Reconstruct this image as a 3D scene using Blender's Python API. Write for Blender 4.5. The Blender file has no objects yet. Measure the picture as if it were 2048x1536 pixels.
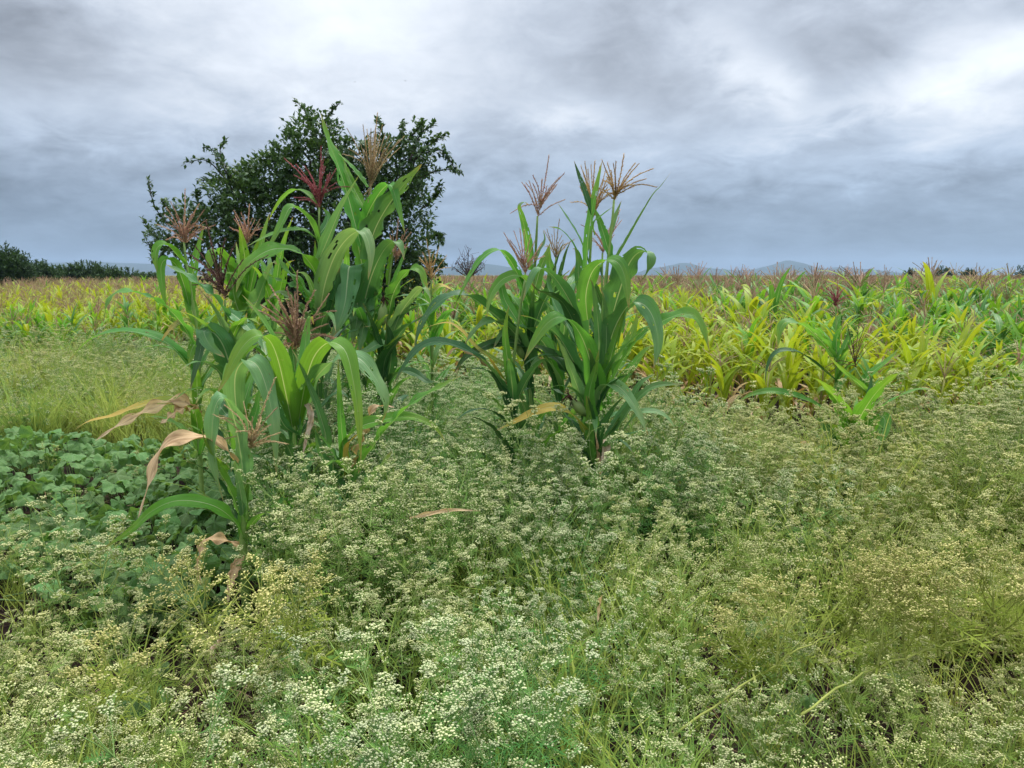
import bpy, math, random
import numpy as np
from mathutils import Vector, noise

R = math.radians
rng = random.Random(7)
scn = bpy.context.scene
COL = scn.collection

# ------------------------------------------------------------------ camera
F = 1538.0
PITCH = R(8.07)
CAMZ = 1.4
cam = bpy.data.cameras.new('camera')
cam.sensor_width = 36.0
cam.lens = 36.0 * F / 2048.0
cam.clip_start = 0.05
cam.clip_end = 20000
camo = bpy.data.objects.new('camera', cam)
camo.location = (0, 0, CAMZ)
camo.rotation_euler = (R(90) - PITCH, 0, 0)
COL.objects.link(camo)
scn.camera = camo
FW = Vector((0, math.cos(PITCH), -math.sin(PITCH)))
UPV = Vector((0, math.sin(PITCH), math.cos(PITCH)))


def ray(px, py):
    return FW + Vector((1, 0, 0)) * ((px - 1024) / F) + UPV * ((768 - py) / F)


def P(px, py, Y):
    d = ray(px, py)
    return Vector((0, 0, CAMZ)) + d * (Y / d.y)


# ------------------------------------------------------------------ sky
SUN_EL, SUN_AZ = 62.0, 40.0      # azimuth clockwise from +Y (view direction) towards +X
world = bpy.data.worlds.new('World')
scn.world = world
world.use_nodes = True
nt = world.node_tree
nt.nodes.clear()


class NB:
    """small helper that chains math nodes"""

    def __init__(self, tree):
        self.t = tree

    def n(self, typ, **kw):
        nd = self.t.nodes.new(typ)
        for k, v in kw.items():
            setattr(nd, k, v)
        return nd

    def put(self, sock, val):
        if hasattr(val, 'is_output') or isinstance(val, bpy.types.NodeSocket):
            self.t.links.new(val, sock)
        else:
            sock.default_value = val

    def m(self, op, a, b=0.0, c=None, clamp=False):
        nd = self.n('ShaderNodeMath', operation=op, use_clamp=clamp)
        self.put(nd.inputs[0], a)
        self.put(nd.inputs[1], b)
        if c is not None:
            self.put(nd.inputs[2], c)
        return nd.outputs[0]

    def mix(self, fac, a, b, blend='MIX'):
        nd = self.n('ShaderNodeMix', data_type='RGBA', blend_type=blend)
        self.put(nd.inputs[0], fac)
        self.put(nd.inputs[6], a)
        self.put(nd.inputs[7], b)
        return nd.outputs[2]

    def ramp(self, fac, stops):
        nd = self.n('ShaderNodeValToRGB')
        self.put(nd.inputs[0], fac)
        el = nd.color_ramp.elements
        while len(el) < len(stops):
            el.new(0.5)
        for e, (p, c) in zip(el, stops):
            e.position = p
            e.color = c if len(c) == 4 else (*c, 1)
        return nd.outputs[0]

    def noise(self, vec, scale, detail=4, rough=0.55, dist=0.0):
        nd = self.n('ShaderNodeTexNoise')
        if vec is not None:
            self.put(nd.inputs['Vector'], vec)
        nd.inputs['Scale'].default_value = scale
        nd.inputs['Detail'].default_value = detail
        nd.inputs['Roughness'].default_value = rough
        nd.inputs['Distortion'].default_value = dist
        return nd.outputs['Fac']

    def maprange(self, v, a, b, c, d, smooth=True):
        nd = self.n('ShaderNodeMapRange', interpolation_type='SMOOTHSTEP' if smooth else 'LINEAR')
        self.put(nd.inputs[0], v)
        for i, q in enumerate((a, b, c, d)):
            nd.inputs[i + 1].default_value = q
        return nd.outputs[0]


w = NB(nt)
tc = w.n('ShaderNodeTexCoord')
sep = w.n('ShaderNodeSeparateXYZ')
nt.links.new(tc.outputs['Generated'], sep.inputs[0])
sx, sy, sz = sep.outputs
az = w.m('ARCTAN2', sx, sy)
elv = w.m('ARCSINE', sz)
elp = w.m('MAXIMUM', elv, 0.0)
# perspective cloud sheet coordinates
den = w.m('ADD', w.m('MAXIMUM', sz, 0.0), 0.30)
cmb = w.n('ShaderNodeCombineXYZ')
nt.links.new(w.m('DIVIDE', sx, den), cmb.inputs[0])
nt.links.new(w.m('DIVIDE', sy, den), cmb.inputs[1])
sheet = cmb.outputs[0]
n1 = w.noise(sheet, 2.6, 7, 0.55, 0.5)
n2 = w.noise(sheet, 7.0, 8, 0.6, 0.5)
n3 = w.noise(sheet, 18.0, 6, 0.6, 0.4)
azw = w.m('ADD', az, w.m('MULTIPLY', w.m('SUBTRACT', n1, 0.5), 0.16))
elw = w.m('ADD', elv, w.m('MULTIPLY', w.m('SUBTRACT', n2, 0.5), 0.06))


def azel(px, py):
    d = ray(px, py).normalized()
    return math.atan2(d.x, d.y), math.asin(d.z)


# clouds seen in the photograph: centre pixel, half sizes in pixels, slope, brightness change
LOBES = [
    (20, 30, 260, 95, 0.0, -0.46), (60, 130, 300, 60, -0.1, -0.10),
    (620, 110, 330, 170, 0.0, 0.28), (880, 30, 200, 120, 0, 0.04), (180, 200, 260, 70, 0.0, 0.10),
    (150, 370, 330, 80, 0.08, -0.10), (100, 300, 360, 40, 0, -0.04),
    (1270, 40, 360, 130, 0.0, -0.34), (1180, 150, 150, 60, 0.0, -0.06), (1700, 90, 130, 200, -0.6, -0.24),
    (1125, 235, 105, 28, 0.0, 0.30), (1480, 110, 110, 60, -0.7, 0.26), (1545, 180, 90, 40, -0.2, 0.26),
    (1600, 245, 260, 32, 0.25, 0.14), (1960, 110, 150, 110, 0.5, 0.32), (2040, 160, 120, 60, 0.3, 0.1), (1790, 210, 260, 32, 0.35, 0.16),
    (1720, 250, 200, 26, 0.33, -0.12), (1880, 300, 160, 40, 0.2, 0.14), (2030, 10, 80, 30, 0, -0.40),
    (1540, 350, 160, 40, 0, 0.05), (1700, 400, 400, 30, 0, -0.04),
]
tot = None
for (px, py, su, sv, sl, amp) in LOBES:
    u0, v0 = azel(px, py)
    du = w.m('SUBTRACT', azw, u0)
    dv = w.m('SUBTRACT', w.m('SUBTRACT', elw, v0), w.m('MULTIPLY', du, sl))
    a = w.m('DIVIDE', du, su / F)
    b = w.m('DIVIDE', dv, sv / F)
    e = w.m('ADD', w.m('MULTIPLY', a, a), w.m('MULTIPLY', b, b))
    g = w.m('MULTIPLY', w.m('EXPONENT', w.m('MULTIPLY', e, -1.0)), amp)
    tot = g if tot is None else w.m('ADD', tot, g)
# overcast luminance, brighter to the zenith (outside the frame)
zen = w.m('MULTIPLY', w.m('POWER', w.m('MAXIMUM', sz, 0.0), 1.3), 2.3)
base = w.m('ADD', w.maprange(elv, 0.0, 0.22, 0.33, 0.50), zen)
cl = w.m('ADD', w.m('MULTIPLY', w.m('SUBTRACT', n1, 0.5), 0.66), w.m('ADD', w.m('MULTIPLY', w.m('SUBTRACT', n2, 0.5), 0.46), w.m('MULTIPLY', w.m('SUBTRACT', n3, 0.5), 0.16)))
cl = w.m('MULTIPLY', cl, w.maprange(elv, 0.0, 0.14, 0.35, 1.0))
L = w.m('MULTIPLY', w.m('MAXIMUM', w.m('ADD', w.m('ADD', base, tot), cl), 0.24), 0.445)
tint = w.mix(w.maprange(elv, 0.0, 0.24, 0.0, 1.0), (0.72, 0.97, 1.33, 1), (0.89, 0.985, 1.14, 1))
tint = w.mix(w.maprange(L, 0.30, 0.50, 0.0, 1.0), tint, (0.93, 0.99, 1.08, 1))
vm = w.n('ShaderNodeVectorMath', operation='SCALE')
nt.links.new(tint, vm.inputs[0])
nt.links.new(L, vm.inputs['Scale'])
bgc = w.n('ShaderNodeBackground')
nt.links.new(vm.outputs[0], bgc.inputs['Color'])
bgc.inputs['Strength'].default_value = 1.0
sky = w.n('ShaderNodeTexSky')
sky.sky_type = 'NISHITA'
sky.sun_disc = False
sky.sun_elevation = R(SUN_EL)
sky.sun_rotation = R(SUN_AZ)
bgs = w.n('ShaderNodeBackground')
nt.links.new(sky.outputs[0], bgs.inputs['Color'])
bgs.inputs['Strength'].default_value = 0.06
mxs = w.n('ShaderNodeMixShader')
mxs.inputs[0].default_value = 0.94         # cloud cover
nt.links.new(bgs.outputs[0], mxs.inputs[1])
nt.links.new(bgc.outputs[0], mxs.inputs[2])
wo = w.n('ShaderNodeOutputWorld')
nt.links.new(mxs.outputs[0], wo.inputs['Surface'])
world.cycles.sampling_method = 'MANUAL'
world.cycles.sample_map_resolution = 512

# ------------------------------------------------------------------ sun behind the cloud
sl = bpy.data.lights.new('sun', 'SUN')
sl.energy = 1.5
sl.angle = R(10)
sl.color = (1.0, 0.96, 0.88)
so = bpy.data.objects.new('sun', sl)
sdir = Vector((math.cos(R(SUN_EL)) * math.sin(R(SUN_AZ)), math.cos(R(SUN_EL)) * math.cos(R(SUN_AZ)), math.sin(R(SUN_EL))))
so.rotation_euler = sdir.to_track_quat('Z', 'Y').to_euler()
so.location = (0, 0, 30)
COL.objects.link(so)

# ------------------------------------------------------------------ exposure and render settings
vs = scn.view_settings
vs.view_transform = 'Standard'
vs.look = 'None'
vs.exposure = 1.0
vs.gamma = 1.0
vs.use_curve_mapping = False
scn.render.engine = 'CYCLES'
cy = scn.cycles
cy.max_bounces = 7
cy.diffuse_bounces = 2
cy.glossy_bounces = 2
cy.transmission_bounces = 4
cy.volume_bounces = 0
cy.transparent_max_bounces = 4
cy.caustics_reflective = False
cy.caustics_refractive = False
cy.use_denoising = True
cy.denoiser = 'OPENIMAGEDENOISE'
cy.use_adaptive_sampling = False


# ------------------------------------------------------------------ mesh helpers
class MB:
    def __init__(self):
        self.v, self.f, self.m, self.uv = [], [], [], []

    def vert(self, p, uv=(0, 0)):
        self.v.append((p[0], p[1], p[2]))
        self.uv.append(uv)
        return len(self.v) - 1

    def face(self, idx, mat=0):
        self.f.append(tuple(idx))
        self.m.append(mat)

    def tube(self, pts, radii, sides=6, mat=0, cap=True):
        n = len(pts)
        pv = None
        rings = []
        for i, p in enumerate(pts):
            a = pts[max(i - 1, 0)]
            b = pts[min(i + 1, n - 1)]
            t = (b - a)
            t = t.normalized() if t.length > 1e-9 else Vector((0, 0, 1))
            if pv is None:
                pv = t.orthogonal().normalized()
            else:
                pv = pv - t * pv.dot(t)
                pv = pv.normalized() if pv.length > 1e-6 else t.orthogonal().normalized()
            q = t.cross(pv)
            r = radii[i] if hasattr(radii, '__len__') else radii
            ring = []
            for k in range(sides):
                an = 2 * math.pi * k / sides
                ring.append(self.vert(p + pv * (math.cos(an) * r) + q * (math.sin(an) * r), (k / sides, i / max(n - 1, 1))))
            rings.append(ring)
        for i in range(n - 1):
            A, B = rings[i], rings[i + 1]
            for k in range(sides):
                k2 = (k + 1) % sides
                self.face((A[k], A[k2], B[k2], B[k]), mat)
        if cap and sides > 2:
            self.face(tuple(reversed(rings[0])), mat)
            self.face(tuple(rings[-1]), mat)

    def mesh(self, name, mats, smooth=True):
        me = bpy.data.meshes.new(name)
        me.from_pydata(self.v, [], self.f)
        for mt in mats:
            me.materials.append(mt)
        if self.m:
            me.polygons.foreach_set('material_index', self.m)
        if smooth:
            me.polygons.foreach_set('use_smooth', [True] * len(self.f))
        ul = me.uv_layers.new(name='UVMap')
        li = np.empty(len(me.loops), dtype=np.int32)
        me.loops.foreach_get('vertex_index', li)
        uva = np.array(self.uv, dtype=np.float32)[li]
        ul.data.foreach_set('uv', uva.ravel())
        me.update()
        return me

    def build(self, name, mats, parent=None, smooth=True, loc=None):
        if not isinstance(mats, (list, tuple)):
            mats = [mats]
        o = bpy.data.objects.new(name, self.mesh(name, mats, smooth))
        COL.objects.link(o)
        if parent is not None:
            o.parent = parent
        if loc is not None:
            o.location = loc
        return o


def tag(o, label=None, cat=None, group=None, kind=None):
    if label:
        o['label'] = label
    if cat:
        o['category'] = cat
    if group:
        o['group'] = group
    if kind:
        o['kind'] = kind
    return o


def empty(name, loc, label=None, cat=None, group=None):
    o = bpy.data.objects.new(name, None)
    o.empty_display_size = 0.05
    o.location = loc
    COL.objects.link(o)
    return tag(o, label, cat, group)


def cat_rom(pts, n):
    """n+1 samples through control points, roughly even along the length"""
    pts = [Vector(p) for p in pts]
    if len(pts) == 2:
        return [pts[0].lerp(pts[1], i / n) for i in range(n + 1)]
    dense = []
    ext = [pts[0] * 2 - pts[1]] + pts + [pts[-1] * 2 - pts[-2]]
    for i in range(1, len(ext) - 2):
        p0, p1, p2, p3 = ext[i - 1:i + 3]
        for k in range(12):
            t = k / 12
            dense.append(0.5 * ((2 * p1) + (p2 - p0) * t + (2 * p0 - 5 * p1 + 4 * p2 - p3) * t * t + (3 * p1 - p0 - 3 * p2 + p3) * t ** 3))
    dense.append(pts[-1])
    cum = [0]
    for a, b in zip(dense, dense[1:]):
        cum.append(cum[-1] + (b - a).length)
    out, j = [], 0
    for i in range(n + 1):
        s = cum[-1] * i / n
        while j < len(cum) - 2 and cum[j + 1] < s:
            j += 1
        d = cum[j + 1] - cum[j]
        out.append(dense[j].lerp(dense[j + 1], (s - cum[j]) / d if d > 1e-9 else 0))
    return out


# ------------------------------------------------------------------ materials
def newmat(name):
    m = bpy.data.materials.new(name)
    m.use_nodes = True
    m.node_tree.nodes.clear()
    return m, NB(m.node_tree)


def out_surface(b, shader):
    o = b.n('ShaderNodeOutputMaterial')
    b.t.links.new(shader, o.inputs['Surface'])


def leafy(b, color, rough=0.45, transl=0.35, tcol=None, spec=0.4, normal=None):
    pr = b.n('ShaderNodeBsdfPrincipled')
    b.put(pr.inputs['Base Color'], color)
    b.put(pr.inputs['Roughness'], rough)
    pr.inputs['Specular IOR Level'].default_value = spec
    tr = b.n('ShaderNodeBsdfTranslucent')
    b.put(tr.inputs['Color'], tcol if tcol is not None else color)
    if normal is not None:
        b.t.links.new(normal, pr.inputs['Normal'])
    mx = b.n('ShaderNodeMixShader')
    mx.inputs[0].default_value = transl
    b.t.links.new(pr.outputs[0], mx.inputs[1])
    b.t.links.new(tr.outputs[0], mx.inputs[2])
    return mx.outputs[0]


def maize_leaf_mat(name, base, tip, transl=0.42, rib=(0.50, 0.58, 0.34), tipstart=0.75, glow=1.7, dry=False, spec=0.3, rough=0.42):
    m, b = newmat(name)
    uv = b.n('ShaderNodeUVMap')
    sp = b.n('ShaderNodeSeparateXYZ')
    b.t.links.new(uv.outputs[0], sp.inputs[0])
    u, v = sp.outputs[0], sp.outputs[1]
    oi = b.n('ShaderNodeObjectInfo')
    tcn = b.n('ShaderNodeTexCoord')
    # long stripes running along the blade
    cb = b.n('ShaderNodeCombineXYZ')
    b.t.links.new(b.m('MULTIPLY', u, 13.0), cb.inputs[0])
    b.t.links.new(b.m('MULTIPLY', v, 1.6), cb.inputs[1])
    b.t.links.new(b.m('MULTIPLY', oi.outputs['Random'], 37.0), cb.inputs[2])
    stripe = b.noise(cb.outputs[0], 1.0, 3, 0.6)
    cb2 = b.n('ShaderNodeCombineXYZ')
    b.t.links.new(b.m('MULTIPLY', u, 3.0), cb2.inputs[0])
    b.t.links.new(b.m('MULTIPLY', v, 6.0), cb2.inputs[1])
    b.t.links.new(b.m('MULTIPLY', oi.outputs['Random'], 91.0), cb2.inputs[2])
    blot = b.noise(cb2.outputs[0], 1.0, 4, 0.6)
    c = b.mix(b.maprange(b.m('ADD', v, b.m('MULTIPLY', b.m('SUBTRACT', blot, 0.5), 0.5)), tipstart - 0.18, tipstart + 0.25, 0, 1), (*base, 1), (*tip, 1))
    hs = b.n('ShaderNodeHueSaturation')
    b.put(hs.inputs['Hue'], b.maprange(oi.outputs['Random'], 0, 1, 0.488, 0.512, False))
    b.put(hs.inputs['Value'], b.m('ADD', 0.55, b.m('ADD', b.m('MULTIPLY', stripe, 0.6), b.m('MULTIPLY', blot, 0.35))))
    b.put(hs.inputs['Color'], c)
    c = hs.outputs[0]
    if dry:
        c = b.mix(b.maprange(blot, 0.42, 0.66, 0, 0.75), c, (0.30, 0.17, 0.085, 1))
    else:
        # a few insect scars and brown flecks
        spots = b.noise(tcn.outputs['Object'], 95.0, 2, 0.5)
        c = b.mix(b.maprange(spots, 0.71, 0.75, 0, 0.75), c, (0.30, 0.27, 0.14, 1))
    if not dry:
        edge = b.m('ADD', v, b.m('ADD', b.m('MULTIPLY', b.m('SUBTRACT', blot, 0.5), 0.25), b.m('MULTIPLY', b.m('ABSOLUTE', b.m('SUBTRACT', u, 0.5)), 0.10)))
        c = b.mix(b.maprange(edge, 0.93, 1.02, 0, 0.85), c, (0.36, 0.25, 0.10, 1))
    d = b.m('ABSOLUTE', b.m('SUBTRACT', u, 0.5))
    ribm = b.m('MULTIPLY', b.maprange(d, 0.008, 0.034, 1, 0), b.maprange(v, 0.35, 0.92, 0.75, 0.05))
    c2 = b.mix(ribm, c, (*rib, 1))
    tcol = b.mix(1.0, c2, (glow * 1.15, glow, glow * 0.55, 1), 'MULTIPLY')
    bp = b.n('ShaderNodeBump')
    bp.inputs['Strength'].default_value = 0.55
    bp.inputs['Distance'].default_value = 0.006
    b.t.links.new(stripe, bp.inputs['Height'])
    out_surface(b, leafy(b, c2, rough, transl, tcol, spec, bp.outputs[0]))
    return m


M = {}
M['g'] = maize_leaf_mat('maize_leaf_green', (0.100, 0.280, 0.048), (0.16, 0.29, 0.045))
M['b'] = maize_leaf_mat('maize_leaf_blue_green', (0.085, 0.225, 0.068), (0.11, 0.23, 0.06), transl=0.28, spec=0.42, rough=0.40)
M['k'] = maize_leaf_mat('maize_leaf_dark_green', (0.036, 0.115, 0.032), (0.05, 0.115, 0.035), transl=0.25, rib=(0.2, 0.3, 0.15), spec=0.3)
M['y'] = maize_leaf_mat('maize_leaf_light_green', (0.120, 0.300, 0.036), (0.19, 0.31, 0.04), transl=0.42, glow=1.45)
M['p'] = maize_leaf_mat('maize_leaf_pale_green', (0.155, 0.310, 0.115), (0.20, 0.31, 0.11), transl=0.35, spec=0.45)
M['o'] = maize_leaf_mat('maize_leaf_yellowing', (0.24, 0.33, 0.045), (0.60, 0.42, 0.10), transl=0.4, tipstart=0.40, glow=1.2)
M['d'] = maize_leaf_mat('maize_leaf_dry', (0.74, 0.52, 0.30), (0.78, 0.58, 0.38), transl=0.3, rib=(0.62, 0.46, 0.3), glow=1.0, dry=True, spec=0.2, rough=0.7)
M['w'] = maize_leaf_mat('maize_husk_bleached', (0.68, 0.55, 0.42), (0.62, 0.46, 0.34), transl=0.3, rib=(0.7, 0.6, 0.45), glow=1.0, dry=True, spec=0.2, rough=0.7)
M['fy'] = maize_leaf_mat('field_leaf_yellow', (0.31, 0.43, 0.028), (0.40, 0.43, 0.045), transl=0.42, rib=(0.45, 0.52, 0.18), glow=1.1)
M['fl'] = maize_leaf_mat('field_leaf_lime', (0.155, 0.37, 0.032), (0.23, 0.40, 0.035), transl=0.42, rib=(0.36, 0.48, 0.18), glow=1.15)
M['fg'] = maize_leaf_mat('field_leaf_green', (0.085, 0.235, 0.045), (0.12, 0.25, 0.05), transl=0.36, glow=1.3, spec=0.35)


def simple_mat(name, c1, c2, scale=30.0, rough=0.7, transl=0.0, spec=0.3, rnd=0.25, bump=0.0, coord='Object'):
    m, b = newmat(name)
    tcn = b.n('ShaderNodeTexCoord')
    nz = b.noise(tcn.outputs[coord], scale, 4, 0.6)
    c = b.mix(b.maprange(nz, 0.3, 0.7, 0, 1), (*c1, 1), (*c2, 1))
    oi = b.n('ShaderNodeObjectInfo')
    hs = b.n('ShaderNodeHueSaturation')
    b.put(hs.inputs['Value'], b.maprange(oi.outputs['Random'], 0, 1, 1 - rnd, 1 + rnd, False))
    b.put(hs.inputs['Color'], c)
    nrm = None
    if bump:
        bp = b.n('ShaderNodeBump')
        bp.inputs['Strength'].default_value = bump
        b.t.links.new(nz, bp.inputs['Height'])
        nrm = bp.outputs[0]
    out_surface(b, leafy(b, hs.outputs[0], rough, transl, None, spec, nrm))
    return m


M['stalk'] = simple_mat('maize_stalk', (0.19, 0.33, 0.07), (0.27, 0.38, 0.11), 14, 0.5, 0.1)
M['stalk_y'] = simple_mat('field_stalk', (0.32, 0.34, 0.09), (0.38, 0.30, 0.12), 14, 0.6, 0.1)
M['t_red'] = simple_mat('tassel_crimson', (0.27, 0.05, 0.07), (0.40, 0.14, 0.13), 60, 0.7, 0.15)
M['t_dark'] = simple_mat('tassel_dark_purple', (0.075, 0.022, 0.025), (0.15, 0.09, 0.05), 60, 0.7, 0.1)
M['t_tan'] = simple_mat('tassel_tan', (0.52, 0.40, 0.21), (0.40, 0.26, 0.14), 60, 0.8, 0.15)
M['t_rose'] = simple_mat('tassel_rose_brown', (0.42, 0.20, 0.14), (0.56, 0.37, 0.23), 60, 0.8, 0.15)
M['t_straw'] = simple_mat('tassel_straw', (0.50, 0.33, 0.22), (0.42, 0.25, 0.15), 60, 0.8, 0.15)
M['t_gold'] = simple_mat('tassel_golden_brown', (0.58, 0.40, 0.16), (0.40, 0.23, 0.10), 60, 0.8, 0.15)
M['t_field'] = simple_mat('field_tassel_pink_tan', (0.36, 0.21, 0.15), (0.50, 0.34, 0.22), 60, 0.8, 0.2)
M['silk'] = simple_mat('ear_silk', (0.045, 0.012, 0.012), (0.09, 0.03, 0.02), 60, 0.8)
M['husk'] = simple_mat('ear_husk', (0.22, 0.34, 0.10), (0.30, 0.38, 0.14), 20, 0.5, 0.2)
M['soil_clod'] = simple_mat('soil_clod', (0.040, 0.026, 0.020), (0.022, 0.015, 0.012), 30, 0.95)
M['bark'] = simple_mat('bark', (0.07, 0.06, 0.05), (0.035, 0.03, 0.026), 12, 0.9, bump=0.5)
M['twig'] = simple_mat('dry_twig', (0.06, 0.035, 0.03), (0.10, 0.06, 0.045), 20, 0.9)
M['bird'] = simple_mat('bird_feather', (0.03, 0.03, 0.035), (0.05, 0.045, 0.045), 20, 0.8)


def foliage_mat(name, c1, c2, scale, transl, rough=0.45, spec=0.4, hue=0.02):
    m, b = newmat(name)
    tcn = b.n('ShaderNodeTexCoord')
    nz = b.noise(tcn.outputs['Object'], scale, 3, 0.6)
    nf = b.noise(tcn.outputs['Object'], scale * 14, 2, 0.5)
    f = b.m('ADD', b.m('MULTIPLY', nz, 0.55), b.m('MULTIPLY', nf, 0.45))
    c = b.mix(b.maprange(f, 0.35, 0.65, 0, 1), (*c1, 1), (*c2, 1))
    out_surface(b, leafy(b, c, rough, transl, b.mix(1.0, c, (1.6, 1.6, 0.8, 1), 'MULTIPLY'), spec))
    return m


M['tree_leaf'] = foliage_mat('broadleaf_tree_leaf', (0.026, 0.064, 0.026), (0.085, 0.150, 0.050), 1.6, 0.2, 0.45, 0.3)
M['acacia_leaf'] = foliage_mat('acacia_leaf', (0.024, 0.055, 0.022), (0.045, 0.085, 0.03), 0.5, 0.2, 0.6, 0.2)
M['bush_leaf'] = foliage_mat('far_bush_leaf', (0.028, 0.062, 0.022), (0.055, 0.100, 0.03), 0.4, 0.2, 0.6, 0.2)
M['vine_stem'] = simple_mat('vine_stem', (0.16, 0.26, 0.09), (0.22, 0.30, 0.12), 20, 0.6, 0.1)


def weed_mat(name, green, olive, scale, transl, rough=0.6, spec=0.06, vary=0.3):
    """colour drifts from green plants to olive ones with the plant's own tone"""
    m, b = newmat(name)
    at = b.n('ShaderNodeAttribute', attribute_type='INSTANCER', attribute_name='tone')
    oi = b.n('ShaderNodeObjectInfo')
    tcn = b.n('ShaderNodeTexCoord')
    nz = b.noise(tcn.outputs['Object'], scale, 2, 0.5)
    ao = b.n('ShaderNodeAttribute', attribute_type='OBJECT', attribute_name='tone')
    t = b.m('ADD', b.m('ADD', at.outputs['Fac'], ao.outputs['Fac']), b.m('MULTIPLY', b.m('SUBTRACT', oi.outputs['Random'], 0.5), 0.4), clamp=True)
    c = b.mix(t, (*green, 1), (*olive, 1))
    hs = b.n('ShaderNodeHueSaturation')
    b.put(hs.inputs['Value'], b.m('ADD', 1 - vary, b.m('ADD', b.m('MULTIPLY', nz, vary), b.m('MULTIPLY', oi.outputs['Random'], vary))))
    b.put(hs.inputs['Color'], c)
    out_surface(b, leafy(b, hs.outputs[0], rough, transl, None, spec))
    return m


M['weed_stem'] = weed_mat('weed_stem', (0.22, 0.40, 0.12), (0.39, 0.43, 0.11), 20, 0.1)
M['weed_leaf'] = weed_mat('weed_leaf', (0.085, 0.245, 0.060), (0.24, 0.30, 0.045), 20, 0.28)
M['weed_flower'] = weed_mat('weed_flower', (0.68, 0.74, 0.42), (0.66, 0.61, 0.24), 70, 0.15, 0.8, 0.1, 0.35)
M['blade'] = weed_mat('grass_blade', (0.21, 0.37, 0.07), (0.46, 0.50, 0.11), 10, 0.4)


def vine_mat():
    m, b = newmat('vine_leaf')
    uv = b.n('ShaderNodeUVMap')
    sp = b.n('ShaderNodeSeparateXYZ')
    b.t.links.new(uv.outputs[0], sp.inputs[0])
    x = b.m('SUBTRACT', sp.outputs[0], 0.5)
    y = b.m('SUBTRACT', sp.outputs[1], 0.12)
    ang = b.m('ARCTAN2', x, y)
    rad = b.m('SQRT', b.m('ADD', b.m('MULTIPLY', x, x), b.m('MULTIPLY', y, y)))
    vein = b.m('ABSOLUTE', b.m('SINE', b.m('MULTIPLY', ang, 2.6)))
    vm_ = b.maprange(b.m('MULTIPLY', vein, b.m('ADD', rad, 0.05)), 0.0, 0.045, 1, 0)
    oi = b.n('ShaderNodeObjectInfo')
    tcn = b.n('ShaderNodeTexCoord')
    nz = b.noise(tcn.outputs['Object'], 26, 4, 0.6)
    c = b.mix(b.maprange(nz, 0.3, 0.7, 0, 1), (0.082, 0.185, 0.050, 1), (0.160, 0.275, 0.090, 1))
    hs = b.n('ShaderNodeHueSaturation')
    b.put(hs.inputs['Hue'], b.maprange(oi.outputs['Random'], 0, 1, 0.485, 0.515, False))
    b.put(hs.inputs['Value'], b.maprange(oi.outputs['Random'], 0, 1, 0.75, 1.25, False))
    b.put(hs.inputs['Color'], c)
    c = b.mix(b.m('MULTIPLY', vm_, 0.45), hs.outputs[0], (0.28, 0.38, 0.22, 1))
    c = b.mix(b.maprange(b.m('MULTIPLY', nz, rad), 0.30, 0.36, 0, 0.6), c, (0.42, 0.40, 0.12, 1))
    bp = b.n('ShaderNodeBump')
    bp.inputs['Strength'].default_value = 0.4
    bp.inputs['Distance'].default_value = 0.006
    b.t.links.new(b.m('SUBTRACT', nz, b.m('MULTIPLY', vm_, 0.4)), bp.inputs['Height'])
    out_surface(b, leafy(b, c, 0.55, 0.3, b.mix(1.0, c, (1.6, 1.5, 0.7, 1), 'MULTIPLY'), 0.2, bp.outputs[0]))
    return m


M['vine_leaf'] = vine_mat()


def soil_mat():
    m, b = newmat('ground_soil')
    g = b.n('ShaderNodeNewGeometry')
    sp = b.n('ShaderNodeSeparateXYZ')
    b.t.links.new(g.outputs['Position'], sp.inputs[0])
    n1_ = b.noise(g.outputs['Position'], 3.0, 6, 0.65)
    n2_ = b.noise(g.outputs['Position'], 40.0, 4, 0.65)
    c = b.mix(b.maprange(n1_, 0.35, 0.65, 0, 1), (0.018, 0.011, 0.009, 1), (0.040, 0.025, 0.018, 1))
    c = b.mix(b.maprange(n2_, 0.58, 0.74, 0, 0.5), c, (0.11, 0.08, 0.05, 1))
    far = b.maprange(sp.outputs[1], 60, 220, 0, 1)
    n3_ = b.noise(g.outputs['Position'], 0.05, 6, 0.7)
    crop = b.mix(b.maprange(n3_, 0.35, 0.65, 0, 1), (0.24, 0.22, 0.10, 1), (0.14, 0.19, 0.06, 1))
    c = b.mix(far, c, crop)
    bp = b.n('ShaderNodeBump')
    bp.inputs['Strength'].default_value = 0.7
    bp.inputs['Distance'].default_value = 0.03
    b.t.links.new(b.m('ADD', n1_, n2_), bp.inputs['Height'])
    pr = b.n('ShaderNodeBsdfPrincipled')
    b.t.links.new(c, pr.inputs['Base Color'])
    pr.inputs['Roughness'].default_value = 0.95
    pr.inputs['Specular IOR Level'].default_value = 0.1
    b.t.links.new(bp.outputs[0], pr.inputs['Normal'])
    out_surface(b, pr.outputs[0])
    return m


M['soil'] = soil_mat()
M['hill'] = foliage_mat('hill_woodland', (0.022, 0.036, 0.022), (0.050, 0.056, 0.036), 0.012, 0.0, 0.9, 0.0)

# ------------------------------------------------------------------ ground


def gz(x, y):
    if y > 40:
        return 0.0
    k = max(0.0, 1 - abs(y) / 40)
    return (noise.noise((x * 0.8, y * 0.8, 3.3)) * 0.035 + noise.noise((x * 3.1, y * 3.1, 1.1)) * 0.015) * k


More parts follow.
